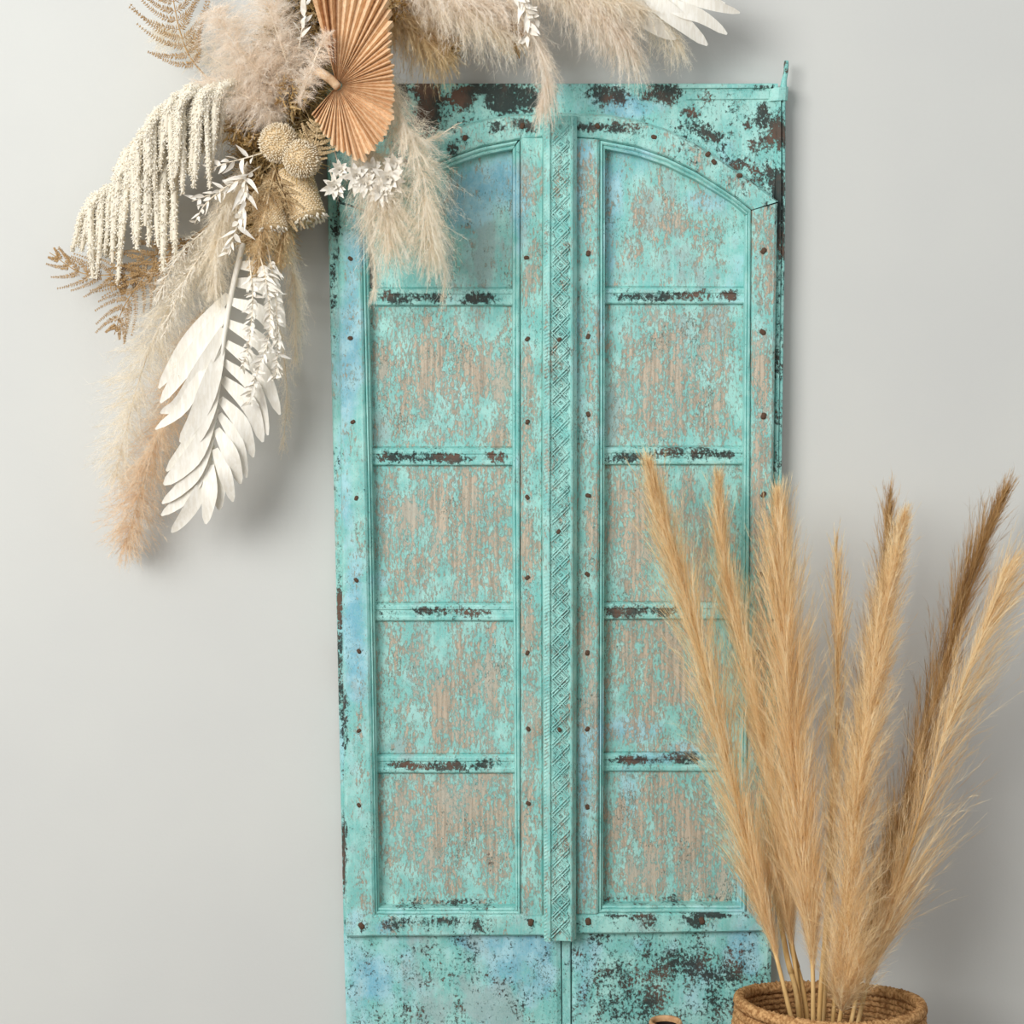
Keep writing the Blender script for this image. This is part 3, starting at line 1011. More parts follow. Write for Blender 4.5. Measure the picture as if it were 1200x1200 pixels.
basket_pampas('wide wispy pampas plume leaning furthest right from the basket',
              [(1006, 1196, -.40), (1020, 1140, -.385), (1050, 1050, -.36), (1086, 930, -.335), (1122, 820, -.31), (1156, 735, -.30), (1178, 670, -.29)], .08,
              [(0, 8), (.12, 34), (.3, 54), (.6, 42), (.85, 20), (1, 2)], 430, 26, blen=.22, spread=.17, hang=(.022, 0, 0))
for lab, p in (('bare straw stalk leaning left in the basket, thicker one', [(946, 1196, -.35), (928, 1110, -.32), (917, 1050, -.30), (908, 1000, -.28)]),
               ('bare straw stalk beside the thicker left leaning stalk', [(937, 1196, -.37), (922, 1120, -.335), (911, 1060, -.31), (902, 1010, -.29)]),
               ('bare straw stalk standing straight at the middle of the basket', [(960, 1196, -.36), (967, 1100, -.315), (972, 1020, -.28), (976, 930, -.255)])):
    a = np.asarray(p)
    top = P(a[:, 0], a[:, 1], a[:, 2])
    foot = np.array([BX + (top[0][0] - BX) * .8, BY + (top[0][1] - BY) * .8, .014])
    root = thing('straw_stalk', lab, 'stalk', foot, 'bare stalks in the straw basket')
    c = catmull(np.vstack([foot, top]), 30)
    tube('stalk', c, np.linspace(.0052, .0040, 30), M['stalk'], root, 8)
    tube('leaf_sheath', c[12:24] + np.array([0, -.0012, 0]), np.linspace(.0056, .0044, 12), M['stalk'], root, 8)

# small vase whose rim shows at the bottom edge
vp = P(780, 1196.5, -.30)
vs = thing('bottle_vase', 'small dark vase with tan rim in front of the door bottom', 'vase', (vp[0], -.30, 0))
zt = vp[2]


def lathe(prof, cx, cy, n=40):
    th = np.arange(n) * 2 * PI / n
    V = np.vstack([np.stack([cx + r * np.cos(th), cy + r * np.sin(th), np.full(n, z)], -1) for r, z in prof])
    F = []
    for i in range(len(prof) - 1):
        for q in range(n):
            F.append([i * n + q, i * n + (q + 1) % n, (i + 1) * n + (q + 1) % n, (i + 1) * n + q])
    return V, F


V, F = lathe([(.002, .001), (.055, .001), (.066, .02), (.075, .09), (.070, .17), (.048, zt - .09), (.034, zt - .045), (.029, zt - .012)], vp[0], -.30)
mesh_obj('body', V, F, M['vase_body'], vs, smooth=True)
V, F = lathe([(.027, zt - .012), (.031, zt - .009), (.0325, zt - .003), (.031, zt + .001), (.0275, zt + .001), (.0255, zt - .003), (.0255, zt - .010)], vp[0], -.30)
mesh_obj('rim', V, F, M['vase_rim'], vs, smooth=True)
V, F = lathe([(.0255, zt - .008), (.028, zt - .05), (.040, zt - .10), (.001, zt - .16)], vp[0], -.30)
mesh_obj('inside', V, F, M['vase_in'], vs, smooth=True)


# ------------------------------------------------------------------ wall garland
# mossy base that carries every stem
gc = pxcurve([(306, 285, -.060), (322, 190, -.066), (332, 120, -.070), (350, 50, -.070), (400, -20, -.075), (520, -58, -.080), (660, -72, -.080), (790, -80, -.070)], 60)
gb = thing('moss_base', 'brown mossy garland base wired over the door corner', 'garland base', gc[0])
rad = np.interp(np.linspace(0, 1, 60), [0, .1, .3, .5, .8, 1], [.03, .050, .058, .055, .040, .03]) * (1 + .08 * rng.normal(size=60))
rad = np.minimum(rad, -gc[:, 1] - .006)
tube('core', gc, rad, M['moss_core'], gb, 14)
# curly brown moss over it
N = 7000
t = rng.uniform(0, .55, N)
fi = t * 59
i0 = fi.astype(int)
B = gc[i0]
Tg = tangents(gc)[i0]
R = rng.normal(size=(N, 3))
R[:, 1] = -np.abs(R[:, 1])
R = norm(R - (R * Tg).sum(1, keepdims=True) * Tg)
B = B + R * (rad[i0] * rng.uniform(.85, 1.15, N))[:, None]
D = norm(R + rng.normal(size=(N, 3)) * .7)
L = rng.uniform(.014, .036, N)
V, F = strands_arr(B, D, L, rng.normal(size=(N, 3)) * .014, rng.uniform(.0018, .0042, N), 4, .7)
V[:, 1] = np.minimum(V[:, 1], -.004)
mesh_obj('moss', V, F, M['moss'], gb, attrs={'tint': ('FLOAT', np.repeat(rng.uniform(0, 1, N), 10))}, kind='stuff')

GG = 'pampas plumes of the wall garland'
PW = [(0, 16), (.2, 1.0)]


def gpampas(label, pts, width, mat, nb=300, nh=36, blen=.08, hlen=.028, grav=.02, spread=.6, hw=.00055, prof=None, hang=None, stalk='pale_stalk'):
    pr = prof or [(0, .5), (.2, .9), (.5, 1.0), (.8, .8), (1, .45)]
    return pampas('pampas_plume', label, GG, pts, [(a, b * width) for a, b in pr], mat, stalk, nb, nh, blen, hlen, grav, hw, spread,
                  (.0022, .0007), 0.0, hang)


# upper left cloud of blush plumes
gpampas('fluffy blush pampas plume bursting up left above the amaranthus', [(338, 120, -.13), (305, 85, -.17), (275, 50, -.19), (250, 10, -.20)], 48, 'pampas_pink', 420, 44, .07, .03, .012)
gpampas('fluffy blush pampas plume pointing up beside the palm fan', [(348, 110, -.14), (332, 60, -.18), (315, 10, -.20), (300, -40, -.20)], 44, 'pampas_pink', 380, 44, .07, .03, .012)
gpampas('low blush pampas plume spreading left over the cream tassels', [(340, 140, -.15), (305, 122, -.19), (270, 105, -.20), (238, 100, -.19)], 34, 'pampas_pink', 320, 40, .06, .028, .014)
gpampas('faint cream pampas wisp furthest left behind the curled fern', [(320, 110, -.09), (260, 75, -.10), (215, 45, -.09), (185, 35, -.08)], 32, 'pampas_cream', 170, 30, .06, .03, .006)
gpampas('small pink pampas tuft in front of the palm fan hub', [(350, 120, -.24), (362, 90, -.28), (372, 62, -.30), (385, 40, -.30)], 17, 'pampas_pink', 130, 34, .03, .022, .004)
# over the door, right of the fan
gpampas('long peach pampas plume hanging over the left door arch', [(440, 70, -.15), (470, 135, -.21), (494, 200, -.235), (502, 260, -.225), (508, 300, -.20)], 42, 'pampas_peach', 520, 44, .09, .028, .03,
        prof=[(0, .5), (.2, .85), (.5, 1), (.8, .8), (1, .3)])
gpampas('wide peach pampas plume hanging below the white star flowers', [(410, 150, -.16), (436, 195, -.21), (452, 240, -.225), (458, 290, -.205)], 46, 'pampas_peach', 520, 44, .09, .028, .04,
        prof=[(0, .4), (.25, .9), (.6, 1), (.85, .8), (1, .5)])
gpampas('thin peach pampas strand trailing down to the first cross bar', [(494, 220, -.17), (510, 270, -.165), (521, 315, -.16), (519, 350, -.155)], 7, 'pampas_peach', 70, 26, .04, .02, .01)
gpampas('short peach pampas strand trailing beside the left moulding', [(432, 230, -.17), (434, 280, -.165), (440, 320, -.16), (436, 352, -.155)], 8, 'pampas_peach', 70, 26, .04, .02, .01)
gpampas('stiff peach pampas tip jutting right across the arch rail', [(462, 150, -.20), (490, 165, -.21), (512, 160, -.21), (532, 148, -.21)], 8, 'pampas_peach', 60, 24, .03, .016, .004)
# along the top edge
gpampas('olive brown pampas plume drooping right of the palm fan', [(400, -25, -.14), (450, 10, -.17), (490, 40, -.18), (520, 62, -.17)], 34, 'pampas_olive', 420, 38, .08, .026, .035)
gpampas('cream pampas plume arching along the top, nearest the fan', [(430, -40, -.15), (500, -8, -.19), (555, 20, -.20), (600, 45, -.19)], 36, 'pampas_peach', 460, 44, .08, .028, .03)
gpampas('cream pampas plume with tip dangling before the door middle', [(520, -60, -.16), (590, -5, -.20), (625, 45, -.20), (640, 88, -.18), (636, 122, -.16)], 22, 'pampas_pink', 300, 40, .07, .024, .03,
        prof=[(0, 1), (.5, 1), (.75, .6), (1, .5)])
gpampas('beige pampas plume drooping over the right half of the door top', [(590, -70, -.15), (660, -20, -.18), (715, 20, -.18), (745, 70, -.16)], 34, 'pampas_pink', 420, 42, .08, .026, .035)
gpampas('beige pampas plume with tip under the white palm leaflets', [(640, -75, -.13), (710, -25, -.15), (760, 10, -.15), (795, 52, -.13)], 28, 'pampas_peach', 320, 40, .07, .026, .03)
gpampas('low beige pampas plume filling the middle of the top row', [(560, -65, -.14), (640, -15, -.17), (690, 10, -.18), (722, 42, -.17)], 34, 'pampas_pink', 400, 40, .07, .026, .03)
gpampas('pale pampas plume along the very top edge right of the fan', [(430, -50, -.14), (490, -20, -.20), (540, -2, -.215), (590, 8, -.21)], 34, 'pampas_pink', 380, 40, .07, .028, .02)
gpampas('pale pampas plume along the very top edge over the door right half', [(560, -60, -.14), (640, -30, -.20), (700, -8, -.205), (752, 12, -.19)], 34, 'pampas_peach', 400, 40, .07, .028, .02)
gpampas('short brown pampas plume hanging in the shade by the fan', [(450, -50, -.10), (480, -5, -.13), (505, 30, -.13), (530, 50, -.12)], 34, 'pampas_olive', 300, 36, .07, .026, .03)
gpampas('cream pampas plume behind the amaranthus ropes on the wall', [(295, 130, -.08), (235, 150, -.10), (175, 190, -.10), (130, 250, -.08)], 34, 'pampas_cream', 320, 36, .07, .028, .03)
# lower left cascade
gpampas('coarse straw coloured tuft hanging below the banksia heads', [(322, 195, -.15), (314, 235, -.205), (306, 275, -.21), (302, 315, -.20)], 22, 'pampas_olive', 200, 22, .05, .018, .012, .7, .0011)
gpampas('coarse straw coloured tuft right of the drooping white sprig', [(330, 190, -.14), (334, 230, -.18), (332, 270, -.185), (326, 305, -.18)], 18, 'pampas_olive', 160, 22, .05, .018, .012, .7, .0011)
gpampas('cream pampas plume hanging at the garland centre above the palm', [(290, 190, -.14), (268, 235, -.18), (255, 285, -.19), (252, 335, -.18)], 26, 'pampas_cream', 330, 42, .08, .026, .02)
gpampas('big pale cream pampas plume hanging down the left side', [(262, 260, -.10), (215, 330, -.13), (175, 410, -.13), (148, 500, -.11), (135, 560, -.09)], 54, 'pampas_cream', 480, 44, .09, .032, .02)
gpampas('tan pampas plume with loose pink tip, lowest of the garland', [(240, 360, -.08), (205, 450, -.10), (175, 540, -.10), (158, 600, -.09), (148, 640, -.07)], 46, 'pampas_tan', 460, 42, .09, .030, .015,
        prof=[(0, .5), (.25, .8), (.5, .9), (.75, 1), (.92, .6), (1, .3)])
gpampas('slim beige pampas plume hanging right of the bleached palm leaf', [(322, 230, -.11), (338, 290, -.13), (346, 350, -.12), (346, 420, -.10)], 15, 'pampas_peach', 190, 34, .07, .022, .015)
gpampas('faint tan pampas wisp behind the right palm leaflets', [(318, 330, -.05), (330, 400, -.05), (336, 460, -.045), (332, 520, -.04)], 12, 'pampas_peach', 110, 28, .05, .022, .01)

# ---- palm fan
HUB = np.array([395.0, 100.0])
fa = np.array([-106, -96, -84, -72, -60, -46, -30, -15, 0, 20, 40, 48, 60, 72, 85, 98, 112, 132], float)
fr_ = np.array([108, 118, 127, 125, 115, 92, 74, 68, 66, 70, 82, 87, 87, 95, 82, 67, 52, 44], float)
fan = thing('palm_fan', 'orange tan dried palm fan with pleated blades at the door corner', 'dried palm', P(372, 92, -.16), None)
npl = 48
edges = np.linspace(-106, 132, npl + 1) + np.r_[0, rng.uniform(-.7, .7, npl - 1), 0]
for q in range(npl):
    a0, a2 = edges[q], edges[q + 1]
    a1 = (a0 + a2) / 2
    V = []
    rows = 7
    jit = rng.uniform(-.035, .035)
    dpt = rng.uniform(.6, 1.3)
    rmid = np.interp(a1, fa, fr_) * (1 + jit)
    for i in range(rows):
        u = i / (rows - 1)
        for a, rk, hk in ((a0, .965, 0), (a1, 1.0, 1), (a2, .965, 0)):
            r = (6 + (rmid - 6) * u) * (rk if i == rows - 1 else 1)
            an = math.radians(a)
            x, y = HUB[0] + r * math.cos(an), HUB[1] + r * math.sin(an)
            Yd = -.235 - .05 * (r / 100) ** 1.4 - hk * (.004 + .013 * u) * dpt + .03 * max(0, (a1 - 95) / 40) * u
            V.append(P(x, y, Yd))
    V = np.array(V)
    back = V + np.array([0, .0016, 0])
    VV = np.vstack([V, back])
    o = rows * 3
    F = []
    for i in range(rows - 1):
        for j in range(2):
            k0 = i * 3 + j
            F.append([k0, k0 + 3, k0 + 4, k0 + 1])
            F.append([o + k0 + 1, o + k0 + 4, o + k0 + 3, o + k0])
        F.append([i * 3, o + i * 3, o + i * 3 + 3, i * 3 + 3])
        F.append([i * 3 + 5, o + i * 3 + 5, o + i * 3 + 2, i * 3 + 2])
    e = (rows - 1) * 3
    F += [[e, o + e, o + e + 1, e + 1], [e + 1, o + e + 1, o + e + 2, e + 2]]
    mesh_obj('pleat', VV, F, M['palm_fan'] if -92 < a1 < 122 else M['palm_fan_dark'], fan)
c = pxcurve([(358, 84, -.10), (372, 84, -.17), (386, 92, -.23), (396, 102, -.245)], 14)
tube('stem', c, np.linspace(.010, .008, 14), M['palm_fan'], fan, 8)


# ---- bleached palm leaf, lower left
def palm(label, rachis, leaflets, mat='palm_white', r=(.006, .002)):
    c = pxcurve(rachis, 40)
    root = thing('palm_leaf', label, 'dried palm', c[0], 'bleached palm leaves of the garland')
    tube('rachis', c, np.linspace(r[0], r[1], 40), M[mat], root, 8)
    for pts, w in leaflets:
        blade('leaflet', pts, w * 1.22, mat, root, 12, .16, (rng.uniform(-.35, .35), -1, rng.uniform(-.25, .25)))
    return root


y0 = -.17
palm('bleached white palm leaf hanging lowest on the left wall',
     [(285, 285, -.17), (272, 340, -.18), (262, 400, -.185), (253, 480, -.18), (247, 540, -.165), (244, 585, -.15)],
     [([(268, 345, y0), (222, 400, y0 - .01), (186, 455, y0)], 15),
      ([(266, 362, y0 - .006), (226, 418, y0 - .02), (188, 472, y0 - .01)], 17),
      ([(262, 385, y0 - .012), (240, 425, y0 - .03), (212, 470, y0 - .02), (188, 484, y0)], 15),
      ([(261, 400, y0 - .012), (236, 436, y0 - .03), (214, 478, y0 - .02), (182, 503, y0 - .01)], 13),
      ([(259, 408, y0 - .014), (247, 447, y0 - .035), (230, 490, y0 - .03), (211, 518, y0 - .02)], 18),
      ([(256, 440, y0 - .012), (242, 482, y0 - .03), (222, 520, y0 - .02), (195, 552, y0)], 17),
      ([(252, 478, y0 - .01), (232, 525, y0 - .025), (212, 550, y0 - .02), (192, 568, y0 - .01)], 18),
      ([(250, 505, y0 - .006), (232, 548, y0 - .02), (212, 572, y0 - .01), (190, 590, y0)], 14),
      ([(249, 521, y0), (230, 562, y0 - .01), (212, 586, y0), (189, 604, y0 + .01)], 14),
      ([(246, 545, y0), (232, 580, y0 - .01), (216, 606, y0), (201, 624, y0 + .01)], 14),
      ([(247, 545, y0 - .006), (246, 578, y0 - .02), (241, 614, y0)], 16),
      ([(249, 540, y0), (256, 570, y0 - .01), (257, 598, y0)], 13),
      ([(252, 526, y0 - .01), (264, 556, y0 - .02), (273, 588, y0)], 13),
      ([(254, 503, y0 - .01), (271, 533, y0 - .025), (282, 567, y0)], 15),
      ([(257, 485, y0 - .01), (278, 518, y0 - .02), (289, 560, y0)], 12),
      ([(258, 467, y0 - .01), (284, 498, y0 - .02), (297, 536, y0)], 14),
      ([(261, 444, y0 - .01), (292, 474, y0 - .02), (308, 518, y0)], 16),
      ([(263, 424, y0 - .01), (299, 456, y0 - .02), (314, 510, y0)], 14),
      ([(265, 402, y0 - .01), (305, 434, y0 - .02), (328, 486, y0)], 15),
      ([(267, 378, y0 - .01), (306, 402, y0 - .02), (327, 446, y0)], 15),
      ([(269, 352, y0 - .01), (310, 370, y0 - .02), (330, 412, y0)], 14),
      ([(272, 330, y0), (316, 340, y0), (333, 391, y0 + .01)], 15),
      ([(277, 310, y0), (312, 318, y0 - .01), (330, 360, y0)], 13)])
# ---- white palm at the top right
y1 = -.15
palm('bleached white palm leaf pointing right above the door top right',
     [(640, -60, -.10), (690, -45, -.13), (730, -28, -.15), (765, -14, -.15)],
     [([(765, -16, y1), (800, -6, y1 - .02), (835, 6, y1 - .02), (867, 15, y1)], 12),
      ([(760, -15, y1 - .01), (790, 8, y1 - .03), (822, 20, y1 - .025), (852, 40, y1 - .01)], 15),
      ([(745, -22, y1 - .015), (770, 4, y1 - .035), (800, 28, y1 - .03), (829, 53, y1 - .01)], 18),
      ([(715, -35, y1 - .01), (735, -2, y1 - .02), (762, 26, y1 - .02), (792, 46, y1)], 19),
      ([(770, -14, y1), (805, -18, y1 - .01), (845, -20, y1)], 12),
      ([(755, -20, y1 + .01), (790, -4, y1), (825, 2, y1), (850, 4, y1 + .01)], 12)])

# ---- hanging amaranthus tassels
GA = 'hanging amaranthus of the wall garland'


def tassel(parent, x, y, L, r, Y, drift=0.0):
    dx = rng.uniform(10, 24)
    c = pxcurve([(x + dx, y - dx * .75, Y + .010), (x + dx * .35, y - dx * .38, Y - .008), (x, y + 6, Y - .010), (x - drift * .3, y + L * .5, Y - .006), (x - drift, y + L, Y + .006)], 18)
    tt = np.linspace(0, 1, 18)
    rr = r * S * np.interp(tt, [0, .15, .6, .92, 1], [.7, 1, .95, .75, .3])
    V1, F1 = tube_arr(c, rr * .8, 6)
    nb = int(50 + L * 2.6)
    u = rng.uniform(0, 1, nb)
    i0 = np.minimum((u * 17).astype(int), 16)
    T = tangents(c)[i0]
    R = rng.normal(size=(nb, 3))
    R = norm(R - (R * T).sum(1, keepdims=True) * T)
    f_ = (u * 17 - i0)[:, None]
    B = c[i0] * (1 - f_) + c[i0 + 1] * f_ + R * (rr[i0] * .45)[:, None]
    V2, F2 = spindles_arr(B, norm(R * .8 + T * .5 + rng.normal(size=(nb, 3)) * .2), rr[i0] * .9 + .0014, .0034)
    t1 = np.full(len(V1), .35)
    t2 = np.repeat(rng.uniform(.2, 1, nb), 6)
    F1t = np.vstack([F1[:, [0, 1, 2]], F1[:, [0, 2, 3]]])
    V, F = merge([(V1, F1t), (V2, F2)])
    V[:, 1] = np.minimum(V[:, 1], -.004)
    mesh_obj('tassel', V, F, M['amaranth'], parent, attrs={'tint': ('FLOAT', np.r_[t1, t2])})


for lab, st, xs in (
        ('cream amaranthus with ropes hanging furthest left on the wall', [(285, 150, -.10), (215, 165, -.12), (155, 195, -.12), (118, 232, -.10), (98, 262, -.08)],
         [(92, 258, 22, 3.2), (97, 250, 40, 3.4), (103, 244, 58, 3.6), (110, 238, 86, 3.8), (116, 234, 70, 3.4), (122, 230, 98, 4.0), (128, 226, 74, 3.6), (134, 222, 90, 3.8), (139, 218, 116, 3.8), (112, 240, 50, 3.4), (126, 232, 60, 3.4)]),
        ('cream amaranthus with the longest ropes in the cluster middle', [(290, 130, -.14), (235, 138, -.17), (185, 155, -.17), (155, 185, -.15), (142, 210, -.12)],
         [(143, 200, 60, 4.0), (148, 190, 100, 4.2), (155, 180, 84, 4.0), (160, 176, 116, 4.2), (167, 170, 92, 4.2), (172, 166, 126, 4.0), (179, 162, 100, 4.2), (185, 160, 130, 4.2), (191, 158, 116, 4.4), (197, 156, 160, 4.4), (203, 156, 150, 4.6), (207, 160, 120, 4.2), (176, 180, 70, 3.8), (164, 190, 60, 3.8)]),
        ('cream amaranthus draping from under the blush plumes', [(300, 115, -.15), (262, 112, -.20), (225, 116, -.21), (190, 134, -.20), (160, 165, -.18)],
         [(160, 160, 52, 3.8), (168, 150, 72, 4.0), (176, 143, 60, 4.0), (184, 137, 84, 4.2), (192, 131, 70, 4.0), (200, 127, 96, 4.2), (208, 122, 86, 4.2), (216, 119, 110, 4.2), (224, 116, 84, 4.2), (231, 114, 104, 4.0), (238, 113, 74, 4.0), (245, 113, 104, 4.0), (252, 114, 90, 3.8), (259, 118, 76, 3.8), (212, 132, 60, 3.8), (228, 130, 60, 3.8)])):
    c = pxcurve(st, 30)
    root = thing('amaranthus', lab, 'dried flower', c[0], GA)
    tube('stem', c, np.linspace(.003, .0015, 30), M['brown_stalk'], root, 6)
    pxs_ = np.interp(np.arange(0), [0], [0])
    for (x, y, L, r) in xs:
        st_a = np.asarray(st)
        Yt = np.interp(x, st_a[::-1, 0], st_a[::-1, 2])
        for rep in range(3):
            tassel(root, x + rng.uniform(-5, 5), y + rng.uniform(-4, 5) + rep * rng.uniform(-6, 10), L * (1 if rep == 0 else rng.uniform(.35, .9)), r * rng.uniform(1.0, 1.5), Yt - .01 - rng.uniform(0, .02) + rep * .016, rng.uniform(-4, 9))


# ---- brown ferns
def fern(label, spine, sides, npin, plen, mat, group=None, curl=.35, ang=62, leafw=2.0, name='fern_frond'):
    c = pxcurve(spine, 40)
    root = thing(name, label, 'dried fern', c[0], group)
    tube('rachis', c, np.linspace(.0020, .0008, 40), M[mat], root, 5)
    T = tangents(c)
    for q in range(npin):
        t = (q + .5) / npin
        i = int(8 + t * 30)
        for sd in sides:
            D = T[i]
            Sd = norm(np.cross(D, (0, -1, 0))) * sd
            a = math.radians(ang + rng.uniform(-8, 8))
            d = D * math.cos(a) + Sd * math.sin(a) + np.array([0, rng.uniform(-.3, .15), 0])
            L = plen * S * math.sin(PI * (.18 + .78 * t)) ** .8 * rng.uniform(.8, 1.1)
            u = np.linspace(0, 1, 12)[:, None]
            pc = c[i] + d * L * u + (D * L * curl * rng.uniform(.4, 1.3)) * u ** 2.5
            V1, F1 = tube_arr(pc, np.linspace(.0009, .0005, 12), 3)
            nl = 22
            uu = np.repeat(np.linspace(.06, .98, nl), 2)
            ii = np.minimum((uu * 11).astype(int), 10)
            Tp = tangents(pc)[ii]
            sg = np.tile([1, -1], nl)
            Sp = norm(np.cross(Tp, (0.2, -1, 0.1))) * sg[:, None]
            B = pc[ii] + (pc[ii + 1] - pc[ii]) * (uu * 11 - ii)[:, None]
            Dl = norm(Tp * .55 + Sp + rng.normal(size=(2 * nl, 3)) * .25)
            V2, F2 = spindles_arr(B, Dl, leafw * S * 1.8 * (1.15 - .8 * uu), leafw * S * .55)
            F1t = np.vstack([F1[:, [0, 1, 2]], F1[:, [0, 2, 3]]])
            V, F = merge([(V1, F1t), (V2, F2)])
            V[:, 1] = np.minimum(V[:, 1], -.004)
            mesh_obj('pinna', V, F, M[mat], root)
    return root


fern('brown curled fern frond at the top left above the plumes', [(262, 110, -.11), (226, 72, -.13), (212, 40, -.13), (204, 5, -.12), (198, -35, -.10)], (1, -1), 10, 48, 'fern', 'brown ferns of the garland', .6, 68, 3.0)
fern('brown dried fern spray pointing furthest left from the garland', [(240, 270, -.10), (190, 320, -.13), (140, 322, -.12), (96, 320, -.10), (58, 296, -.08)], (1, -1), 10, 34, 'fern', 'brown ferns of the garland', .6, 45, 2.6)
fern('brown dried fern spray drooping below the amaranthus ropes', [(240, 275, -.10), (195, 300, -.13), (165, 330, -.13), (145, 360, -.12), (134, 392, -.10)], (1, -1), 9, 36, 'fern', 'brown ferns of the garland', .6, 50, 2.6)
fern('brown dried fern spray just under the longest amaranthus ropes', [(250, 260, -.10), (215, 285, -.13), (180, 300, -.13), (155, 318, -.12), (135, 340, -.10)], (1, -1), 9, 30, 'fern', 'brown ferns of the garland', .5, 55, 2.6)
fern('small tan fern frond between the banksia heads and palm fan', [(345, 205, -.18), (360, 185, -.22), (370, 165, -.23), (372, 140, -.23)], (1, -1), 8, 24, 'fern_tan', 'tan ferns of the garland', .3, 65, 2.4)
fern('tan fern frond hanging below the banksia heads', [(325, 190, -.16), (315, 225, -.20), (305, 262, -.20), (300, 300, -.19)], (1, -1), 10, 30, 'fern_tan', 'tan ferns of the garland', .4, 60, 2.6)
fern('tan fern frond curling right below the banksia heads', [(320, 190, -.15), (330, 222, -.19), (336, 250, -.19), (330, 285, -.18)], (1, -1), 8, 26, 'fern_tan', 'tan ferns of the garland', .4, 60, 2.6)


# ---- banksia heads
GBK = 'cream banksia heads of the garland'


def head(label, base, tip, rpx, lpx, kind):
    """kind 'dome': round head of florets; 'cone': dotted cylinder with flat end"""
    c0, c1 = P(*base), P(*tip)
    ax = norm(c1 - c0)
    ref = norm(np.cross(ax, (0.3, 0.2, 1)))
    rf2 = np.cross(ax, ref)
    root = thing('banksia', label, 'dried flower', c0, GBK)
    R = rpx * S
    Ln = np.linalg.norm(c1 - c0)
    # core
    n = 14
    if kind == 'dome':
        pr = [(.5, 0), (.85, .25), (.95, .5), (.85, .75), (.55, .93), (.02, 1)]
    else:
        pr = [(.5, 0), (.9, .08), (.95, .3), (.95, .7), (.95, .93), (.75, 1.0), (.1, .98)]
    V = np.vstack([[c0 + ax * Ln * h + (ref * math.cos(a) + rf2 * math.sin(a)) * R * r for a in np.arange(n) * 2 * PI / n] for r, h in pr])
    F = [[i * n + q, i * n + (q + 1) % n, (i + 1) * n + (q + 1) % n, (i + 1) * n + q] for i in range(len(pr) - 1) for q in range(n)]
    mesh_obj('core', V, F, M['banksia_core'], root, smooth=True)
    N = 760
    k_ = np.arange(N)
    th = k_ * 2.399963
    h = (k_ + .5) / N
    hp = np.array([q[1] for q in pr])
    rp = np.array([q[0] for q in pr])
    if kind == 'dome':
        rr = np.interp(h, hp, rp)
        dirw = (h * 1.3)[:, None]
    else:
        rows = np.floor(h * 24) / 24
        h = rows * .95 + .03
        rr = np.interp(h, [0, .08, .3, 1], [.5, .9, .95, .95])
        th = th + 0
        dirw = np.full((N, 1), .35)
    rad = ref[None] * np.cos(th)[:, None] + rf2[None] * np.sin(th)[:, None]
    B = c0 + ax * (Ln * h)[:, None] + rad * (R * rr)[:, None] * .96
    D = norm(rad + ax * dirw + rng.normal(size=(N, 3)) * .22)
    V, F = spindles_arr(B, D, (rng.uniform(.006, .011, N) if kind == 'dome' else .0040), (.0034 if kind == 'dome' else .0036), .55)
    tint = np.repeat(np.clip(rng.uniform(.2, 1, N), 0, 1), 6)
    mesh_obj('florets', V, F, M['banksia'], root, attrs={'tint': ('FLOAT', tint)}, kind='stuff')
    if kind == 'cone':
        N = 110
        rr = np.sqrt(rng.uniform(0, 1, N)) * R * .95
        th = rng.uniform(0, 2 * PI, N)
        rad = ref[None] * np.cos(th)[:, None] + rf2[None] * np.sin(th)[:, None]
        V, F = spindles_arr(c1 + rad * rr[:, None] - ax * .002, norm(ax + rad * .5 + rng.normal(size=(N, 3)) * .2), rng.uniform(.007, .013, N), .0042, .6)
        mesh_obj('tip_florets', V, F, M['amaranth'], root, attrs={'tint': ('FLOAT', np.repeat(rng.uniform(.2, 1, N), 6))}, kind='stuff')
    else:
        N = 70
        th = rng.uniform(0, 2 * PI, N)
        rad = ref[None] * np.cos(th)[:, None] + rf2[None] * np.sin(th)[:, None]
        B = c0 + rad * R * .7
        V, F = strands_arr(B, norm(rad + ax * rng.uniform(-.1, .9, N)[:, None]), rng.uniform(.016, .030, N), ax * .004 + rng.normal(size=(N, 3)) * .004, .0042, 4, .7)
        mesh_obj('bracts', V, F, M['moss'], root, attrs={'tint': ('FLOAT', np.repeat(rng.uniform(.3, 1, N), 10))}, kind='stuff')
    return root


head('round cream banksia head, upper left of the pair by the fan', (332, 172, -.17), (322, 163, -.225), 21, 0, 'dome')
head('round cream banksia head, lower right of the pair by the fan', (350, 186, -.19), (358, 186, -.245), 20, 0, 'dome')
head('dotted banksia cone hanging over the gap beside the door', (340, 196, -.14), (361, 258, -.17), 22, 0, 'cone')
head('rough tipped banksia cone hanging left of the door gap', (312, 222, -.16), (319, 272, -.20), 18, 0, 'cone')


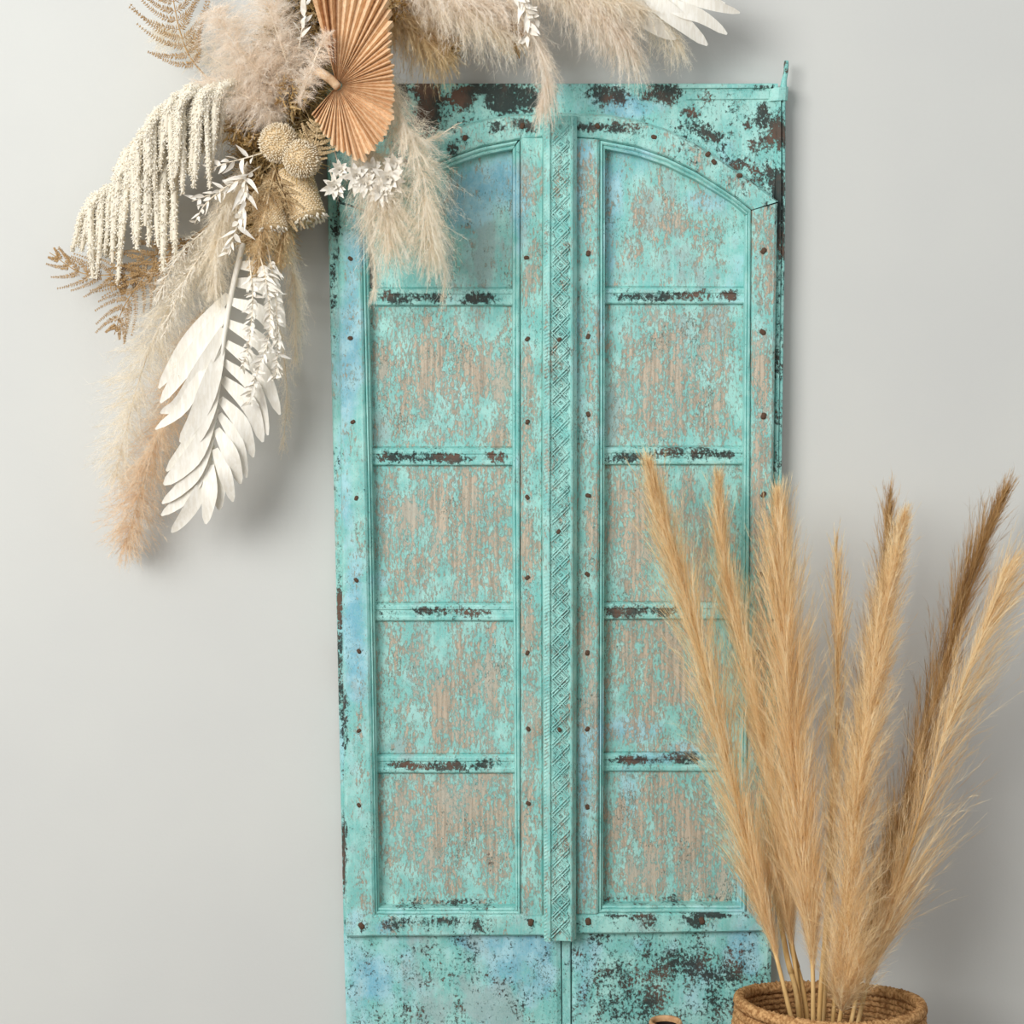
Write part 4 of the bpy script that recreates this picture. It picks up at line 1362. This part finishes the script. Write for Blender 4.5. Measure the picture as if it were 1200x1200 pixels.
# ---- bleached leafy sprigs
def sprig(label, spine, n, lpx, wpx, group='bleached leafy sprigs of the garland', mat='white_leaf', r=.0016, ang=45, single=True, name='ruscus_sprig', start=.15):
    c = pxcurve(spine, 40)
    root = thing(name, label, 'dried foliage', c[0], group)
    tube('stem', c, np.linspace(r, r * .5, 40), M['pale_stalk'], root, 5)
    T = tangents(c)
    parts = []
    for q in range(n):
        t = start + (1 - start) * (q + .5) / n
        i = min(int(t * 39), 38)
        sd = 1 if q % 2 else -1
        D = T[i]
        Sd = norm(np.cross(D, (0, -1, 0))) * sd
        a = math.radians(ang + rng.uniform(-28, 30))
        d = norm(D * math.cos(a) + Sd * math.sin(a) + np.array([0, rng.uniform(-1.1, .3), 0]))
        L = lpx * S * rng.uniform(.6, 1.3) * (1.1 - .45 * t)
        u = np.linspace(0, 1, 6)[:, None]
        pc = c[i] + d * L * u + (D * .25 - Sd * .1 + rng.normal(size=3) * .28) * L * u ** 2
        V, F = leaf_arr(pc, w_blade(wpx * S / 2, .45, .04, .3), norm(np.array([rng.normal() * .8, -1, rng.normal() * .8])), .3, .0006)
        if single:
            mesh_obj('leaf', V, F, M[mat], root, smooth=True)
        else:
            parts.append((V, F))
    if parts:
        V, F = merge(parts)
        mesh_obj('leaves', V, F, M[mat], root, smooth=True, kind='stuff')
    return root


sprig('bleached leafy sprig reaching left across the dark moss', [(312, 178, -.19), (285, 186, -.22), (262, 192, -.22), (240, 202, -.21)], 11, 17, 6)
sprig('bleached leafy sprig branching left below the first sprig', [(305, 195, -.19), (285, 208, -.22), (255, 224, -.22), (225, 236, -.21)], 14, 15, 5)
sprig('long bleached leafy sprig drooping over the cream centre plume', [(285, 198, -.20), (288, 225, -.24), (280, 258, -.245), (266, 300, -.23)], 24, 19, 6, ang=35)
sprig('bleached leafy sprig curling left onto the centre plume', [(290, 212, -.19), (262, 222, -.22), (240, 240, -.22), (228, 262, -.21)], 12, 12, 4)
sprig('bleached small leaved sprig hanging over the palm leaf right side', [(300, 285, -.20), (312, 330, -.225), (316, 390, -.225), (300, 440, -.22), (292, 475, -.21)], 90, 12, 4.2, single=False, ang=60)
sprig('second bleached small leaved sprig over the palm leaf right side', [(312, 280, -.19), (322, 340, -.215), (326, 400, -.215), (322, 445, -.20)], 80, 12, 4.0, single=False, ang=60)
sprig('third bleached small leaved sprig nearest the palm midrib', [(292, 300, -.20), (296, 350, -.225), (292, 400, -.225), (284, 432, -.215)], 60, 11, 4.0, single=False, ang=65)
sprig('bleached leafy sprig hanging among the top plumes', [(608, -30, -.20), (612, 0, -.235), (620, 25, -.235), (616, 50, -.22)], 16, 17, 6, ang=50)
sprig('bleached leafy sprig pointing right among the top plumes', [(580, -30, -.20), (600, -8, -.235), (615, 8, -.235), (632, 26, -.22)], 12, 15, 5.5, ang=40)
sprig('bleached leafy sprig left of the palm fan at the top edge', [(350, 60, -.20), (354, 35, -.23), (358, 10, -.23), (356, -20, -.22)], 14, 14, 5, ang=45)

# feathery white asparagus
for lab, pts, wd, nb_ in (('feathery bleached asparagus spray left of the palm leaf', [(245, 285, -.16), (222, 320, -.20), (205, 355, -.20), (192, 392, -.18)], 13, 120),
                          ('feathery bleached asparagus spray below the amaranthus ropes', [(240, 270, -.15), (212, 296, -.19), (195, 326, -.19), (186, 352, -.17)], 12, 100)):
    c = pxcurve(pts, 40)
    root = thing('asparagus_spray', lab, 'dried foliage', c[0], 'feathery asparagus of the garland')
    tube('stem', c, np.linspace(.0018, .0008, 40), M['pale_stalk'], root, 5)
    V, F, ti = plume_arr(c, [(0, wd), (.6, wd), (1, wd * .5)], nb_, 9, .032, .012, .006, .0017, .5)
    mesh_obj('needles', V, F, M['white_fibre'], root, attrs={'tint': ('FLOAT', ti)}, kind='stuff')

# ---- white star flowers under the fan
for lab, x, y, r, Y in (('white star flower at the left end of the row under the fan', 392, 219, 15, -.245),
                        ('white star flower close under the palm fan tip', 398, 199, 13, -.235),
                        ('white star flower second from the left in the row', 418, 207, 17, -.25),
                        ('white star flower in the row middle, a little higher', 436, 198, 15, -.245),
                        ('large white star flower at the right end of the row', 455, 210, 21, -.255),
                        ('small white star flower lowest under the right end of the row', 446, 224, 15, -.262),
                        ('small white star flower between the middle and the row end', 428, 216, 15, -.258),
                        ('small white star flower at the upper right of the row', 462, 192, 14, -.24)):
    ctr = P(x, y, Y)
    root = thing('star_flower', lab, 'dried flower', P(x - 6, y - 22, Y + .06), 'white star flowers under the palm fan')
    st = catmull(np.vstack([P(x - 6, y - 22, Y + .06), P(x - 2, y - 8, Y + .02), ctr]), 8)
    tube('stem', st, .0014, M['pale_stalk'], root, 5)
    for ring, (np_, el, lk) in enumerate(((8, 12, 1.05), (7, 38, .9), (5, 66, .6))):
        for q in range(np_):
            a = 2 * PI * (q + .5 * ring) / np_ + rng.uniform(-.2, .2)
            e = math.radians(el + rng.uniform(-8, 8))
            d = np.array([math.cos(a) * math.cos(e), -math.sin(e), math.sin(a) * math.cos(e)])
            L = r * S * lk * rng.uniform(.85, 1.15)
            u = np.linspace(0, 1, 6)[:, None]
            pc = ctr + d * L * u + np.array([0, -.15, -.12]) * L * u ** 2
            V, F = leaf_arr(pc, w_blade(r * S * .21, .5, .05, .4), norm(np.cross(np.cross(d, (0, -1, 0.01)), d)), .3, .0006)
            mesh_obj('petal', V, F, M['white_leaf'], root, smooth=True)

# ---- ochre hydrangea clumps, then brown foliage clumps filling in for moss
for lab, x, y, r, Y in (('ochre hydrangea clump at the top right of the palm fan', 460, 8, 18, -.20),
                        ('ochre hydrangea clump hanging above the door middle', 602, 44, 18, -.17),
                        ('small ochre hydrangea clump under the top cream plume', 525, 52, 14, -.16),
                        ('brown dried foliage clump between the amaranthus and the banksia heads', 285, 150, 24, -.15),
                        ('brown dried foliage clump left of the palm fan stem', 338, 112, 24, -.16),
                        ('brown dried foliage clump behind the drooping white sprig', 300, 225, 22, -.13)):
    ctr = P(x, y, Y)
    base = P(x - 8, -40, -.11) if y < 70 else P(330, y - 15, -.09)
    root = thing('hydrangea', lab, 'dried flower', base, 'ochre hydrangea of the garland')
    tube('stem', catmull(np.vstack([base, ctr + (0, .02, .01), ctr]), 8), .002, M['brown_stalk'], root, 5)
    N = 420
    d = norm(rng.normal(size=(N, 3)))
    B = ctr + d * (r * S * rng.uniform(.45, .9, N))[:, None]
    V, F = strands_arr(B, norm(d + rng.normal(size=(N, 3)) * .8), rng.uniform(.006, .014, N), rng.normal(size=(N, 3)) * .005, rng.uniform(.003, .006, N), 3, .6)
    mesh_obj('petals', V, F, M['ochre'], root, attrs={'tint': ('FLOAT', np.repeat(rng.uniform(0, 1, N), 8))}, kind='stuff')
